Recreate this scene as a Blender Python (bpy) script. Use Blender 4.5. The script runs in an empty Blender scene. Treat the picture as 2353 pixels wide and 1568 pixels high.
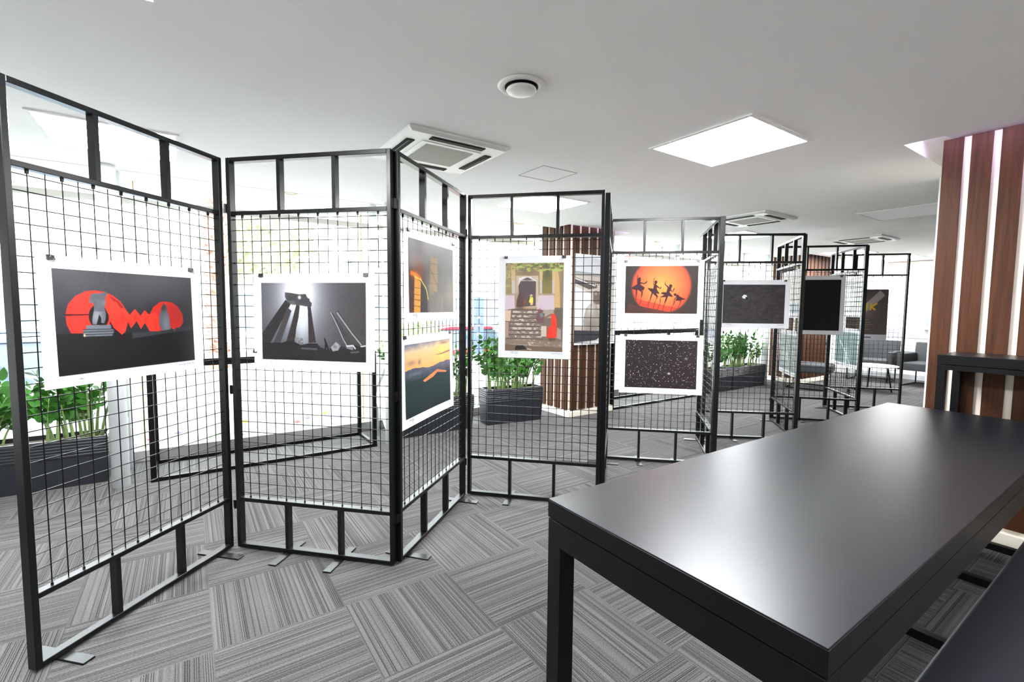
import bpy, bmesh, math, random
import numpy as np
from mathutils import Vector, Matrix
sc = bpy.context.scene
COL = sc.collection
PI = math.pi

# ---------------------------------------------------------------- camera
F_PX, PITCH, ROLL, CAM_H, YAW = 1084.61, 0.071282, 0.0094178, 1.27476, math.radians(-34.5)
def _rot(x, y):
    c, s = math.cos(YAW), math.sin(YAW)
    return (x*c - y*s, x*s + y*c)
_f = _rot(0, math.cos(PITCH)) + (-math.sin(PITCH),)
_u = _rot(0, math.sin(PITCH)) + (math.cos(PITCH),)
_r = _rot(1, 0) + (0,)
_f, _u, _r = Vector(_f), Vector(_u), Vector(_r)
_r2 = math.cos(ROLL)*_r + math.sin(ROLL)*_u
_u2 = -math.sin(ROLL)*_r + math.cos(ROLL)*_u
camd = bpy.data.cameras.new('camera'); cam = bpy.data.objects.new('camera', camd); COL.objects.link(cam)
camd.sensor_fit = 'HORIZONTAL'; camd.sensor_width = 36; camd.lens = F_PX/2353*36; camd.clip_start = 0.02; camd.clip_end = 200
cam.matrix_world = Matrix(((_r2.x, _u2.x, -_f.x, 0), (_r2.y, _u2.y, -_f.y, 0), (_r2.z, _u2.z, -_f.z, CAM_H), (0, 0, 0, 1)))
sc.camera = cam

# ---------------------------------------------------------------- world, exposure
w = bpy.data.worlds.new('overcast_sky'); sc.world = w; w.use_nodes = True
bg = w.node_tree.nodes['Background']; bg.inputs[0].default_value = (0.93, 0.97, 1.0, 1); bg.inputs[1].default_value = 3.0
sc.view_settings.view_transform = 'Standard'; sc.view_settings.look = 'None'
sc.view_settings.gamma = 1; sc.view_settings.use_curve_mapping = False
sc.view_settings.exposure = 2.38
sc.cycles.use_denoising = True
sc.cycles.max_bounces = 8; sc.cycles.diffuse_bounces = 5; sc.cycles.transparent_max_bounces = 24
sc.cycles.sample_clamp_indirect = 6
PANEL_LIGHT = 22.0     # emission of the square ceiling lights
COVE = 1.9            # emission of the lilac strips in the ceiling coves

# sun lamp added for bounce light, high over the roof of this building: it lights the street and paving, which throw light up onto the ceiling
sund = bpy.data.lights.new('sun', 'SUN'); sund.energy = 2.2; sund.angle = math.radians(3); sund.color = (1.0, 0.98, 0.95)
sun = bpy.data.objects.new('sun', sund); COL.objects.link(sun); sun.rotation_euler = (math.radians(18), math.radians(8), 0)
# ---------------------------------------------------------------- helpers
def s2l(c):
    return tuple((x/12.92 if x <= 0.04045 else ((x+0.055)/1.055)**2.4) for x in c)
def rgb(r, g, b):
    return s2l((r/255, g/255, b/255))
def mat(name, col, rough=0.5, metal=0.0, spec=0.5, emit=None, estr=0.0, coat=0.0):
    m = bpy.data.materials.new(name); m.use_nodes = True
    p = m.node_tree.nodes['Principled BSDF']
    p.inputs['Base Color'].default_value = (*col, 1); p.inputs['Roughness'].default_value = rough
    p.inputs['Metallic'].default_value = metal; p.inputs['Specular IOR Level'].default_value = spec
    p.inputs['Coat Weight'].default_value = coat
    if emit:
        p.inputs['Emission Color'].default_value = (*emit, 1); p.inputs['Emission Strength'].default_value = estr
    return m
def add_noise(m, scale, amt, bump=0.0, stretch=(1, 1, 1)):
    nt = m.node_tree; N = nt.nodes; L = nt.links; p = N['Principled BSDF']
    col = tuple(p.inputs['Base Color'].default_value)
    tc = N.new('ShaderNodeTexCoord'); mp = N.new('ShaderNodeMapping'); mp.inputs['Scale'].default_value = stretch
    no = N.new('ShaderNodeTexNoise'); no.inputs['Scale'].default_value = scale; no.inputs['Detail'].default_value = 6
    L.new(tc.outputs['Object'], mp.inputs[0]); L.new(mp.outputs[0], no.inputs['Vector'])
    r = N.new('ShaderNodeValToRGB'); r.color_ramp.elements[0].position = 0.3; r.color_ramp.elements[1].position = 0.7
    r.color_ramp.elements[0].color = tuple(max(0, c*(1-amt)) for c in col[:3])+(1,)
    r.color_ramp.elements[1].color = tuple(min(1, c*(1+amt)) for c in col[:3])+(1,)
    L.new(no.outputs['Fac'], r.inputs[0]); L.new(r.outputs[0], p.inputs['Base Color'])
    if bump:
        b = N.new('ShaderNodeBump'); b.inputs['Strength'].default_value = bump; b.inputs['Distance'].default_value = 0.002
        L.new(no.outputs['Fac'], b.inputs['Height']); L.new(b.outputs[0], p.inputs['Normal'])
    return m

class MB:
    def __init__(s): s.v = []; s.f = []; s.mi = []; s.cur = 0
    def add(s, vs, fs):
        o = len(s.v); s.v += [tuple(v) for v in vs]; s.f += [tuple(i+o for i in f) for f in fs]; s.mi += [s.cur]*len(fs); return s
    def box(s, x0, x1, y0, y1, z0, z1):
        x0, x1 = min(x0, x1), max(x0, x1); y0, y1 = min(y0, y1), max(y0, y1); z0, z1 = min(z0, z1), max(z0, z1)
        return s.add([(x0, y0, z0), (x1, y0, z0), (x1, y1, z0), (x0, y1, z0), (x0, y0, z1), (x1, y0, z1), (x1, y1, z1), (x0, y1, z1)],
                     [(0, 3, 2, 1), (4, 5, 6, 7), (0, 1, 5, 4), (1, 2, 6, 5), (2, 3, 7, 6), (3, 0, 4, 7)])
    def tube(s, pts, r, n=8, caps=True):
        pts = [Vector(p) for p in pts]; rr = r if isinstance(r, (list, tuple)) else [r]*len(pts)
        o = len(s.v); prev = None
        for i, p in enumerate(pts):
            d = (pts[min(i+1, len(pts)-1)]-pts[max(i-1, 0)]).normalized()
            if prev is None:
                a = d.cross(Vector((0, 0, 1)))
                if a.length < 1e-3: a = d.cross(Vector((0, 1, 0)))
            else:
                a = prev - d*prev.dot(d)
                if a.length < 1e-4: a = d.cross(Vector((0, 0, 1)))
            a.normalize(); prev = a; b = d.cross(a)
            for k in range(n):
                t = 2*PI*k/n; s.v.append(tuple(p+(a*math.cos(t)+b*math.sin(t))*rr[i]))
        for i in range(len(pts)-1):
            for k in range(n):
                s.f.append((o+i*n+k, o+i*n+(k+1) % n, o+(i+1)*n+(k+1) % n, o+(i+1)*n+k)); s.mi.append(s.cur)
        if caps:
            s.f.append(tuple(o+k for k in range(n))[::-1]); s.mi.append(s.cur)
            s.f.append(tuple(o+(len(pts)-1)*n+k for k in range(n))); s.mi.append(s.cur)
        return s
    def lathe(s, prof, n=32, c=(0, 0, 0)):
        o = len(s.v)
        for r, z in prof:
            for k in range(n):
                t = 2*PI*k/n; s.v.append((c[0]+r*math.cos(t), c[1]+r*math.sin(t), c[2]+z))
        for i in range(len(prof)-1):
            for k in range(n):
                s.f.append((o+i*n+k, o+i*n+(k+1) % n, o+(i+1)*n+(k+1) % n, o+(i+1)*n+k)); s.mi.append(s.cur)
        s.f.append(tuple(o+k for k in range(n))[::-1]); s.mi.append(s.cur)
        s.f.append(tuple(o+(len(prof)-1)*n+k for k in range(n))); s.mi.append(s.cur)
        return s
    def prism(s, poly, y0, y1):            # poly in x,z extruded along y
        n = len(poly)
        s.add([(x, y0, z) for x, z in poly]+[(x, y1, z) for x, z in poly],
              [tuple(range(n)), tuple(range(2*n-1, n-1, -1))]+[(i, i+n, (i+1) % n+n, (i+1) % n) for i in range(n)])
        return s
    def build(s, name, m, parent=None, bevel=0, smooth=False, seg=2):
        me = bpy.data.meshes.new(name); me.from_pydata(s.v, [], s.f)
        ms = m if isinstance(m, (list, tuple)) else [m]
        for q in ms: me.materials.append(q)
        if len(ms) > 1: me.polygons.foreach_set('material_index', s.mi)
        if bevel or smooth:
            bm = bmesh.new(); bm.from_mesh(me); bmesh.ops.recalc_face_normals(bm, faces=bm.faces)
            if bevel: bmesh.ops.bevel(bm, geom=list(bm.edges), offset=bevel, segments=seg, affect='EDGES', profile=0.6, clamp_overlap=True)
            bm.to_mesh(me); bm.free()
        if smooth:
            me.polygons.foreach_set('use_smooth', [True]*len(me.polygons))
        me.update()
        o = bpy.data.objects.new(name, me); COL.objects.link(o)
        if parent: o.parent = parent
        return o
def tag(o, label=None, cat=None, group=None, kind=None):
    if label: o['label'] = label
    if cat: o['category'] = cat
    if group: o['group'] = group
    if kind: o['kind'] = kind
    return o
def thing(name, label, cat, loc=(0, 0, 0), rz=0, group=None):
    o = bpy.data.objects.new(name, None); o.empty_display_size = 0.1; COL.objects.link(o)
    o.location = loc; o.rotation_euler = (0, 0, rz)
    return tag(o, label, cat, group)
def struct(name, mb, m, **k):
    return tag(mb.build(name, m, **k), kind='structure')
def copy_tree(o, parent=None):
    c = o.copy(); COL.objects.link(c)
    if parent: c.parent = parent
    for ch in list(o.children): copy_tree(ch, c)
    return c

# ---------------------------------------------------------------- materials
M = {}
M['black'] = mat('black_powder_coat', rgb(8, 8, 9), 0.4, 0.0, 0.15)
M['frame'] = mat('black_frame_paint', rgb(7, 8, 9), 0.32, 0.0, 0.3)
M['wire'] = mat('black_wire', rgb(6, 6, 7), 0.35, 0.0, 0.25)
M['table'] = mat('satin_black_top', rgb(9, 11, 14), 0.34, 0.0, 0.30)
M['table'].node_tree.nodes['Principled BSDF'].inputs['Specular Tint'].default_value = (0.86, 0.93, 1.0, 1)
M['bench'] = mat('blue_black_bench', rgb(15, 18, 24), 0.42, 0, 0.5)
M['white'] = mat('white_plaster', rgb(244, 243, 240), 0.7)
M['ceil'] = add_noise(mat('ceiling_paint', rgb(248, 247, 246), 0.85, 0, 0.2), 2.0, 0.015)
M['paper'] = mat('photo_paper', rgb(204, 206, 211), 0.45, 0, 0.4)
M['steel'] = mat('white_painted_steel', rgb(232, 236, 238), 0.35)
M['acw'] = mat('ac_white_plastic', rgb(238, 238, 234), 0.4)
M['acd'] = mat('ac_dark_slot', rgb(14, 14, 13), 0.7, 0, 0.1)
M['seam'] = mat('hatch_seam', rgb(150, 150, 146), 0.8)
M['soil'] = add_noise(mat('dark_soil', rgb(52, 40, 32), 0.95), 60, 0.4)
M['pot'] = add_noise(mat('anthracite_planter', rgb(24, 27, 33), 0.45, 0, 0.5), 60, 0.12)
M['stem'] = add_noise(mat('plant_stem', rgb(96, 118, 66), 0.45), 30, 0.15)
M['leaf'] = add_noise(mat('plant_leaf', rgb(46, 94, 30), 0.35, 0, 0.5), 9, 0.35)
M['clip'] = mat('black_clip', rgb(18, 18, 20), 0.3)
M['chrome'] = mat('chrome_wire', rgb(200, 200, 200), 0.2, 1.0)
M['grey_fabric'] = add_noise(mat('grey_upholstery', rgb(58, 60, 62), 0.9, 0, 0.2), 300, 0.15)
M['plinth'] = mat('cream_plinth', rgb(222, 216, 202), 0.6)
M['colwhite'] = mat('cream_column', rgb(222, 212, 198), 0.65)
M['ink'] = mat('grey_ink', rgb(120, 122, 126), 0.7)
M['led'] = mat('ceiling_light_diffuser', (1, 1, 1), 0.5, emit=(0.985, 0.99, 1.0), estr=PANEL_LIGHT)
M['off'] = mat('unlit_diffuser', rgb(236, 234, 236), 0.5)
M['cove'] = mat('lilac_led_strip', (1, 1, 1), 0.5, emit=(0.80, 0.62, 1.0), estr=COVE)
M['kerb'] = mat('grey_window_kerb', rgb(150, 150, 148), 0.6)
M['orange'] = mat('amber_seal', rgb(196, 150, 96), 0.5)

def wood_material():
    m = bpy.data.materials.new('walnut_slat'); m.use_nodes = True
    nt = m.node_tree; N = nt.nodes; L = nt.links; p = N['Principled BSDF']; p.inputs['Roughness'].default_value = 0.5; p.inputs['Specular IOR Level'].default_value = 0.15
    tc = N.new('ShaderNodeTexCoord'); mp = N.new('ShaderNodeMapping'); mp.inputs['Scale'].default_value = (22, 22, 1.1)
    L.new(tc.outputs['Object'], mp.inputs[0])
    n1 = N.new('ShaderNodeTexNoise'); n1.inputs['Scale'].default_value = 2.2; n1.inputs['Detail'].default_value = 8; n1.inputs['Distortion'].default_value = 0.7
    L.new(mp.outputs[0], n1.inputs['Vector'])
    n2 = N.new('ShaderNodeTexNoise'); n2.inputs['Scale'].default_value = 14; n2.inputs['Detail'].default_value = 3
    L.new(mp.outputs[0], n2.inputs['Vector'])
    mx = N.new('ShaderNodeMix'); mx.data_type = 'FLOAT'; mx.inputs[0].default_value = 0.3
    L.new(n1.outputs['Fac'], mx.inputs[2]); L.new(n2.outputs['Fac'], mx.inputs[3])
    r = N.new('ShaderNodeValToRGB'); e = r.color_ramp.elements
    e[0].position = 0.3; e[0].color = (*rgb(44, 25, 14), 1); e[1].position = 0.7; e[1].color = (*rgb(76, 45, 27), 1)
    L.new(mx.outputs[0], r.inputs[0]); L.new(r.outputs[0], p.inputs['Base Color'])
    b = N.new('ShaderNodeBump'); b.inputs['Strength'].default_value = 0.15; b.inputs['Distance'].default_value = 0.001
    L.new(mx.outputs[0], b.inputs['Height']); L.new(b.outputs[0], p.inputs['Normal'])
    return m
M['wood'] = wood_material()

def carpet_material():
    T = 0.4735
    m = bpy.data.materials.new('striped_carpet_tiles'); m.use_nodes = True
    nt = m.node_tree; N = nt.nodes; L = nt.links; p = N['Principled BSDF']
    p.inputs['Roughness'].default_value = 0.95; p.inputs['Specular IOR Level'].default_value = 0.1
    def math_(op, a, b=None):
        n = N.new('ShaderNodeMath'); n.operation = op
        for i, x in enumerate((a, b)):
            if x is None: continue
            if isinstance(x, (int, float)): n.inputs[i].default_value = x
            else: L.new(x, n.inputs[i])
        return n.outputs[0]
    tc = N.new('ShaderNodeTexCoord'); sx = N.new('ShaderNodeSeparateXYZ'); L.new(tc.outputs['Object'], sx.inputs[0])
    gx = math_('DIVIDE', math_('SUBTRACT', sx.outputs[0], 0.512), T); gy = math_('DIVIDE', math_('SUBTRACT', sx.outputs[1], 1.505), T)
    ix = math_('FLOOR', gx); iy = math_('FLOOR', gy)
    par = math_('FLOORED_MODULO', math_('ADD', ix, iy), 2.0)           # 0: stripes run along y
    def mix(f, a, b):
        n = N.new('ShaderNodeMix'); n.data_type = 'FLOAT'; L.new(f, n.inputs[0]); L.new(a, n.inputs[2]); L.new(b, n.inputs[3]); return n.outputs[0]
    across = mix(par, sx.outputs[0], sx.outputs[1]); along = mix(par, sx.outputs[1], sx.outputs[0])
    tid = math_('ADD', math_('MULTIPLY', ix, 7.31), math_('MULTIPLY', iy, 3.77))
    cx = N.new('ShaderNodeCombineXYZ'); L.new(math_('ADD', across, tid), cx.inputs[0]); L.new(math_('MULTIPLY', along, 0.012), cx.inputs[1])
    def noise(vec, scale, detail, rough=0.5):
        n = N.new('ShaderNodeTexNoise'); n.inputs['Scale'].default_value = scale; n.inputs['Detail'].default_value = detail; n.inputs['Roughness'].default_value = rough
        L.new(vec, n.inputs['Vector']); return n.outputs['Fac']
    s1 = noise(cx.outputs[0], 170, 2, 0.7)
    s2 = noise(cx.outputs[0], 22, 1)
    cy = N.new('ShaderNodeCombineXYZ'); L.new(math_('MULTIPLY', across, 1.0), cy.inputs[0]); L.new(math_('MULTIPLY', along, 0.35), cy.inputs[1])
    s3 = noise(cy.outputs[0], 420, 2, 0.7)
    # rows of pile about 6 mm wide, each with its own tone, and thin dark gaps between some of them
    row = math_('DIVIDE', math_('ADD', across, math_('MULTIPLY', s2, 0.004)), 0.0068)
    wn = N.new('ShaderNodeTexWhiteNoise'); wn.noise_dimensions = '1D'; L.new(math_('ADD', math_('FLOOR', row), math_('MULTIPLY', tid, 13.0)), wn.inputs['W'])
    gap = math_('MULTIPLY', math_('LESS_THAN', math_('FRACT', row), 0.36), math_('LESS_THAN', math_('FRACT', math_('MULTIPLY', wn.outputs['Value'], 7.0)), 0.5))
    base_ = math_('ADD', math_('MULTIPLY', wn.outputs['Value'], 0.16), math_('ADD', math_('MULTIPLY', s1, 0.24), math_('MULTIPLY', s3, 0.60)))
    tot = math_('SUBTRACT', base_, math_('MULTIPLY', gap, 0.25))
    # thin dark rows of pile
    r = N.new('ShaderNodeValToRGB'); e = r.color_ramp.elements
    e[0].position = 0.18; e[0].color = (*rgb(28, 27, 28), 1); e[1].position = 0.80; e[1].color = (*rgb(108, 107, 106), 1)
    q = e.new(0.40); q.color = (*rgb(62, 61, 61), 1); q = e.new(0.58); q.color = (*rgb(84, 83, 82), 1)
    L.new(tot, r.inputs[0])
    # seam
    fx = math_('FRACT', gx); fy = math_('FRACT', gy)
    ex = math_('MINIMUM', fx, math_('SUBTRACT', 1.0, fx)); ey = math_('MINIMUM', fy, math_('SUBTRACT', 1.0, fy))
    ed = math_('LESS_THAN', math_('MINIMUM', ex, ey), 0.006)
    mc = N.new('ShaderNodeMix'); mc.data_type = 'RGBA'; L.new(math_('MULTIPLY', ed, 0.45), mc.inputs[0]); L.new(r.outputs[0], mc.inputs[6]); mc.inputs[7].default_value = (*rgb(70, 70, 70), 1)
    L.new(mc.outputs[2], p.inputs['Base Color'])
    b = N.new('ShaderNodeBump'); b.inputs['Strength'].default_value = 0.35; b.inputs['Distance'].default_value = 0.003
    L.new(tot, b.inputs['Height']); L.new(b.outputs[0], p.inputs['Normal'])
    return m
M['carpet'] = carpet_material()

def glass_material():
    m = bpy.data.materials.new('clear_glass'); m.use_nodes = True
    nt = m.node_tree; N = nt.nodes; L = nt.links
    for n in list(N):
        if n.type != 'OUTPUT_MATERIAL': N.remove(n)
    t = N.new('ShaderNodeBsdfTransparent'); t.inputs[0].default_value = (0.96, 0.985, 0.98, 1)
    g = N.new('ShaderNodeBsdfGlossy'); g.inputs['Roughness'].default_value = 0.03
    mx = N.new('ShaderNodeMixShader'); mx.inputs[0].default_value = 0.05; L.new(t.outputs[0], mx.inputs[1]); L.new(g.outputs[0], mx.inputs[2])
    L.new(mx.outputs[0], N['Material Output'].inputs[0])
    return m
M['glass'] = glass_material()

# ================================================================ the room
CZ = 2.2                       # ceiling height
XL, XR, YN, YG = -4.2, 11.1, -3.6, 4.95
struct('floor', MB().box(XL, XR, YN, 4.80, -0.05, 0), M['carpet'])
# ceiling with three openings (around the two striped columns and the far one)
holes = [(3.33, 4.75, YN, 1.0), (3.53, 4.52, 4.03, 4.31), (8.55, 9.95, 3.72, 4.31)]
xs = sorted({XL, XR} | {h[0] for h in holes} | {h[1] for h in holes}); ys = sorted({YN, 4.31} | {h[2] for h in holes} | {h[3] for h in holes})
cb = MB()
for i in range(len(xs)-1):
    for j in range(len(ys)-1):
        mx_, my_ = (xs[i]+xs[i+1])/2, (ys[j]+ys[j+1])/2
        if any(h[0] < mx_ < h[1] and h[2] < my_ < h[3] for h in holes): continue
        cb.box(xs[i], xs[i+1], ys[j], ys[j+1], CZ, CZ+0.012)
struct('ceiling', cb, M['ceil'])
struct('ceiling', MB().box(XL, XR, 4.31, 5.1, 2.262, 2.30), M['ceil'])           # raised band along the windows
struct('trim_1', MB().box(XL, XR, 4.30, 4.31, CZ, 2.262), M['ceil'])
struct('ceiling', MB().box(3.25, 4.85, YN, 1.08, 2.285, 2.31), M['ceil'])
struct('ceiling', MB().box(3.45, 4.6, 3.95, 4.31, 2.285, 2.31), M['ceil'])
struct('ceiling', MB().box(8.45, 10.05, 3.64, 4.31, 2.285, 2.31), M['ceil'])
n = 2
for (a, b, c_, d) in holes:
    t = MB(); t.box(a-0.01, a, c_, d, CZ+0.012, 2.285); t.box(b, b+0.01, c_, d, CZ+0.012, 2.285)
    t.box(a-0.01, b+0.01, c_-0.01, c_, CZ+0.012, 2.285)
    if d < 2: t.box(a-0.01, b+0.01, d, d+0.01, CZ+0.012, 2.285)
    struct('trim_%d' % n, t, M['ceil']); n += 1
struct('wall_near', MB().box(XL, XR, YN-0.1, YN, 0, 2.32), M['white'])
struct('wall_left', MB().box(XL-0.1, XL, YN, 5.1, 0, 2.32), M['white'])
# far wall with a grey base, panel joints and a frosted glass partition in front of it
struct('wall_far', MB().box(XR, XR+0.1, YN, 5.1, 0, 2.32), M['white'])
struct('baseboard_far', MB().box(XR-0.02, XR, YN, 4.8, 0, 0.09), mat('grey_skirting', rgb(168, 170, 172), 0.6))
pj = MB()
for z in (0.93, 1.199, 1.604, 2.045): pj.box(XR-0.004, XR, 1.5, 3.43, z-0.004, z+0.004)
for y in (3.43, 2.885, 2.3): pj.box(XR-0.004, XR, y-0.006, y+0.006, 0.93, 2.2)
struct('trim_6', pj, mat('panel_joint', rgb(150, 140, 138), 0.7))
struct('trim_7', MB().box(XR-0.03, XR, 1.5, 3.43, 2.045, 2.19), mat('beige_bulkhead', rgb(226, 214, 208), 0.7))
struct('trim_8', MB().box(XR-0.03, XR, 1.5, 3.43, 0.775, 0.93), mat('grey_dado_band', rgb(168, 168, 180), 0.6))
lv = MB()
for k in range(4): lv.box(XR-0.02, XR, 1.5, 3.43, 0.70-k*0.06, 0.725-k*0.06)
struct('trim_9', lv, mat('pale_louvre', rgb(198, 202, 214), 0.5))
lc = thing('notice_cabinet', 'tall glazed white notice cabinet on the far wall beside the striped column edge', 'cabinet', (XR-0.03, 2.74, 0.95))
MB().box(-0.06, 0, -0.17, 0.1, 0, 1.0).build('body', M['white'], lc)
MB().box(-0.066, -0.06, -0.13, 0.06, 0.05, 0.93).build('glass_door', mat('cabinet_glass', rgb(120, 128, 138), 0.2), lc)
nt_ = MB()
for k in range(6): nt_.box(-0.068, -0.066, -0.09, 0.02, 0.1+k*0.135, 0.19+k*0.135)
nt_.build('papers', mat('cabinet_papers', rgb(190, 192, 198), 0.6), lc)

# ---- window side: kerb, header, glass panes, seals
struct('trim_10', MB().box(XL, XR, 4.78, 4.86, 0, 0.085).box(XL, XR, 4.86, 5.02, 0, 0.05), M['kerb'])
struct('trim_11', MB().box(XL, XR, 4.93, 4.98, 2.075, 2.125), mat('header_grey', rgb(196, 194, 186), 0.5))
jx = [-4.2, -2.38, -0.33, 1.50, 3.95, 6.3, 8.2, 10.2, 11.1]
for i in range(len(jx)-1):
    for k, (z0, z1) in enumerate(((0.05, 1.19), (1.196, 2.075), (2.125, 2.262))):
        struct('window_%d' % (i*3+k+1), MB().box(jx[i]+0.004, jx[i+1]-0.004, 4.945, 4.957, z0, z1), M['glass'])
ts = MB()
for x in jx[1:-1]: ts.box(x-0.004, x+0.004, 4.938, 4.962, 0.05, 2.262)
struct('trim_12', ts, M['orange'])

# ---- white steel trusses carrying the glazing
def truss(x, label):
    t = thing('glazing_truss', label, 'support', (x, 0, 0))
    MB().tube([(0, 4.2, 0), (0, 4.2, CZ)], 0.052, 24).build('inner_pole', M['steel'], t, smooth=True)
    MB().tube([(0, 4.66, 0), (0, 4.66, 2.262)], 0.036, 20).build('outer_pole', M['steel'], t, smooth=True)
    b = MB(); zs = [0.02, 0.42, 0.80, 1.20, 1.60, 2.0]
    for k in range(len(zs)-1):
        ya, yb = (4.2, 4.66) if k % 2 == 0 else (4.66, 4.2)
        b.tube([(0, ya, zs[k]), (0, yb, zs[k+1])], 0.018, 10)
    b.build('brace', M['steel'], t, smooth=True)
    for z in (0.72, 1.68):
        a = MB()
        for sx_ in (-1, 1):
            a.tube([(0, 4.66, z), (sx_*0.14, 4.90, z+0.03)], [0.016, 0.011], 10)
        a.build('spider_arm', M['steel'], t, smooth=True)
        for sx_ in (-1, 1):
            MB().tube([(sx_*0.14, 4.895, z+0.03), (sx_*0.14, 4.944, z+0.03)], 0.034, 20).build('glass_bolt', mat('dull_bolt', rgb(186, 190, 186), 0.4), t)
    return t
TR = [(-0.42, 'white tubular glazing support beside the planter behind the red circles print'),
      (1.53, 'white tubular glazing support with zigzag braces behind the ruined columns print'),
      (3.95, 'white tubular glazing support hidden behind the striped column'),
      (6.3, 'white tubular glazing support behind the ballet dancers print'),
      (8.15, 'white tubular glazing support behind the planter with the bird print in front'),
      (10.2, 'white tubular glazing support nearest the far wall')]
for x, l in TR:
    if abs(x-3.95) > 0.1: truss(x, l)

# ---- slatted columns
def column(name, label, x0, x1, y0, y1, top, w, pitch, th, faces, first=0.0, zb=0.078):
    t = thing(name, label, 'column', (x0, y0, 0))
    X, Y = x1-x0, y1-y0
    MB().box(th, X-th, th, Y-th, 0, top).build('core', M['colwhite'], t)
    MB().box(-0.01, X+0.01, -0.01, Y+0.01, 0, 0.065).build('plinth', M['plinth'], t, bevel=0.004)
    s = MB()
    if 'S' in faces:
        x = first
        while x+w < X+0.001: s.box(x, x+w, 0, th, zb, top); x += pitch
    if 'N' in faces:
        x = first
        while x+w < X+0.001: s.box(x, x+w, Y-th, Y, zb, top); x += pitch
    if 'W' in faces:
        y = Y-0.005-w if name == 'wall_column' else 0.045
        if name == 'wall_column':
            while y > 0: s.box(0, th, y, y+w, zb, top); y -= pitch
        else:
            while y+w < Y+0.001: s.box(0, th, y, y+w, zb, top); y += pitch
    if 'E' in faces:
        y = 0.03
        while y+w < Y+0.001: s.box(X-th, X, y, y+w, zb, top); y += pitch
    s.build('slats', M['wood'], t)
    return t
column('slatted_column', 'square column clad in brown wood slats behind the doorway print', 3.62, 4.335, 4.09, 4.74, 2.262, 0.088, 0.135, 0.022, 'SWE', 0.035)
column('slatted_column', 'farthest column with brown wood slats behind the grey armchair', 8.72, 9.72, 3.85, 4.6, 2.262, 0.088, 0.14, 0.022, 'SW', 0.03)
column('wall_column', 'large brown slatted column filling the right edge beside the bar tables', 3.65, 4.33, -2.2, 0.912, 2.262, 0.086, 0.1205, 0.016, 'W', 0, 0.09)
struct('trim_13', MB().box(4.34, 4.40, 0.85, 1.088, 0, CZ), M['white'])
# lilac led strips in the ceiling openings
def strip(label, *b):
    tag(MB().box(*b).build('led_strip', M['cove']), label, 'light strip')
strip('lilac light strip in the ceiling recess above the right slatted column', 3.42, 3.60, -2.4, 0.97, 2.276, 2.284)
strip('lilac light strip in the ceiling recess above the middle slatted column', 3.56, 4.5, 4.045, 4.075, 2.276, 2.284)

# ---- ceiling lights
def ceiling_light(x, y, label, lit=True, s=0.57):
    t = thing('ceiling_light', label, 'ceiling light', (x, y, CZ), 0, 'square ceiling lights')
    h = s/2
    f = MB()
    for a in ((-h-0.02, h+0.02, -h-0.02, -h), (-h-0.02, h+0.02, h, h+0.02), (-h-0.02, -h, -h, h), (h, h+0.02, -h, h)): f.box(*a, -0.008, -0.001)
    f.build('frame', M['white'], t)
    MB().box(-h, h, -h, h, -0.005, -0.001).build('diffuser', M['led'] if lit else M['off'], t)
for a in [(2.53, 1.56, 'bright square ceiling light above the large black table'),
          (-0.31, 3.53, 'bright square ceiling light above the leftmost display panel'),
          (-0.34, 1.58, 'bright square ceiling light cut off by the top left edge'),
          (2.63, 3.38, 'bright square ceiling light seen through the doorway print panel top'),
          (5.73, 3.38, 'bright square ceiling light just behind the second air conditioner'),
          (8.75, 3.25, 'bright square ceiling light above the farthest display panels'),
          (10.2, 3.0, 'bright square ceiling light nearest the far wall')]:
    ceiling_light(*a)
ceiling_light(5.6, 1.63, 'unlit square ceiling light left of the right slatted column', False)
# these stand outside the frame, behind the camera, and light the near part of the room
for a in [(-0.34, -1.2), (2.53, -1.2)]:
    ceiling_light(a[0], a[1], 'square ceiling light behind the viewer, the %s one of two' % ('left' if a[0] < 0 else 'right'))

# ---- cassette air conditioners
def aircon(x, y, label):
    t = thing('air_conditioner', label, 'air conditioner', (x, y, CZ), 0, 'ceiling cassette air conditioners')
    h = 0.31
    b = MB(); o = [(-h, -h), (h, -h), (h, h), (-h, h)]
    vs = []
    for (k, z) in ((1.0, -0.001), (1.0, -0.012), (0.93, -0.022)):
        vs += [(px*k, py*k, z) for px, py in o]
    fs = [(0, 1, 2, 3)]
    for r_ in range(2):
        for i in range(4): fs.append((r_*4+i, r_*4+4+i, r_*4+4+(i+1) % 4, r_*4+(i+1) % 4))
    fs.append((11, 10, 9, 8)); b.add(vs, fs)
    b.build('fascia', M['acw'], t)
    for i in range(4):
        a = i*PI/2; q = MB().box(-0.165, 0.165, -0.268, -0.222, -0.026, -0.019)
        q.v = [(x_*math.cos(a)-y_*math.sin(a), x_*math.sin(a)+y_*math.cos(a), z) for x_, y_, z in q.v]
        q.build('outlet_slot', M['acd'], t)
        q = MB().box(-0.15, 0.15, -0.252, -0.249, -0.028, -0.026)
        q.v = [(x_*math.cos(a)-y_*math.sin(a), x_*math.sin(a)+y_*math.cos(a), z) for x_, y_, z in q.v]
        q.build('louvre', mat('louvre_edge', rgb(110, 112, 104), 0.5), t)
    MB().box(-0.185, 0.185, -0.185, 0.185, -0.026, -0.02).build('intake_frame', M['acw'], t)
    g = MB()
    for k in range(26): g.box(-0.15, 0.15, -0.152+k*0.012, -0.146+k*0.012, -0.0285, -0.026)
    g.build('intake_grille', mat('grille_grey', rgb(196, 194, 186), 0.6), t)
aircon(1.27, 2.64, 'white ceiling air conditioner above the burning pillar print')
aircon(4.77, 2.66, 'white ceiling air conditioner behind the ballet dancers panel top')
aircon(7.25, 2.55, 'white ceiling air conditioner farthest from the big table')
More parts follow.
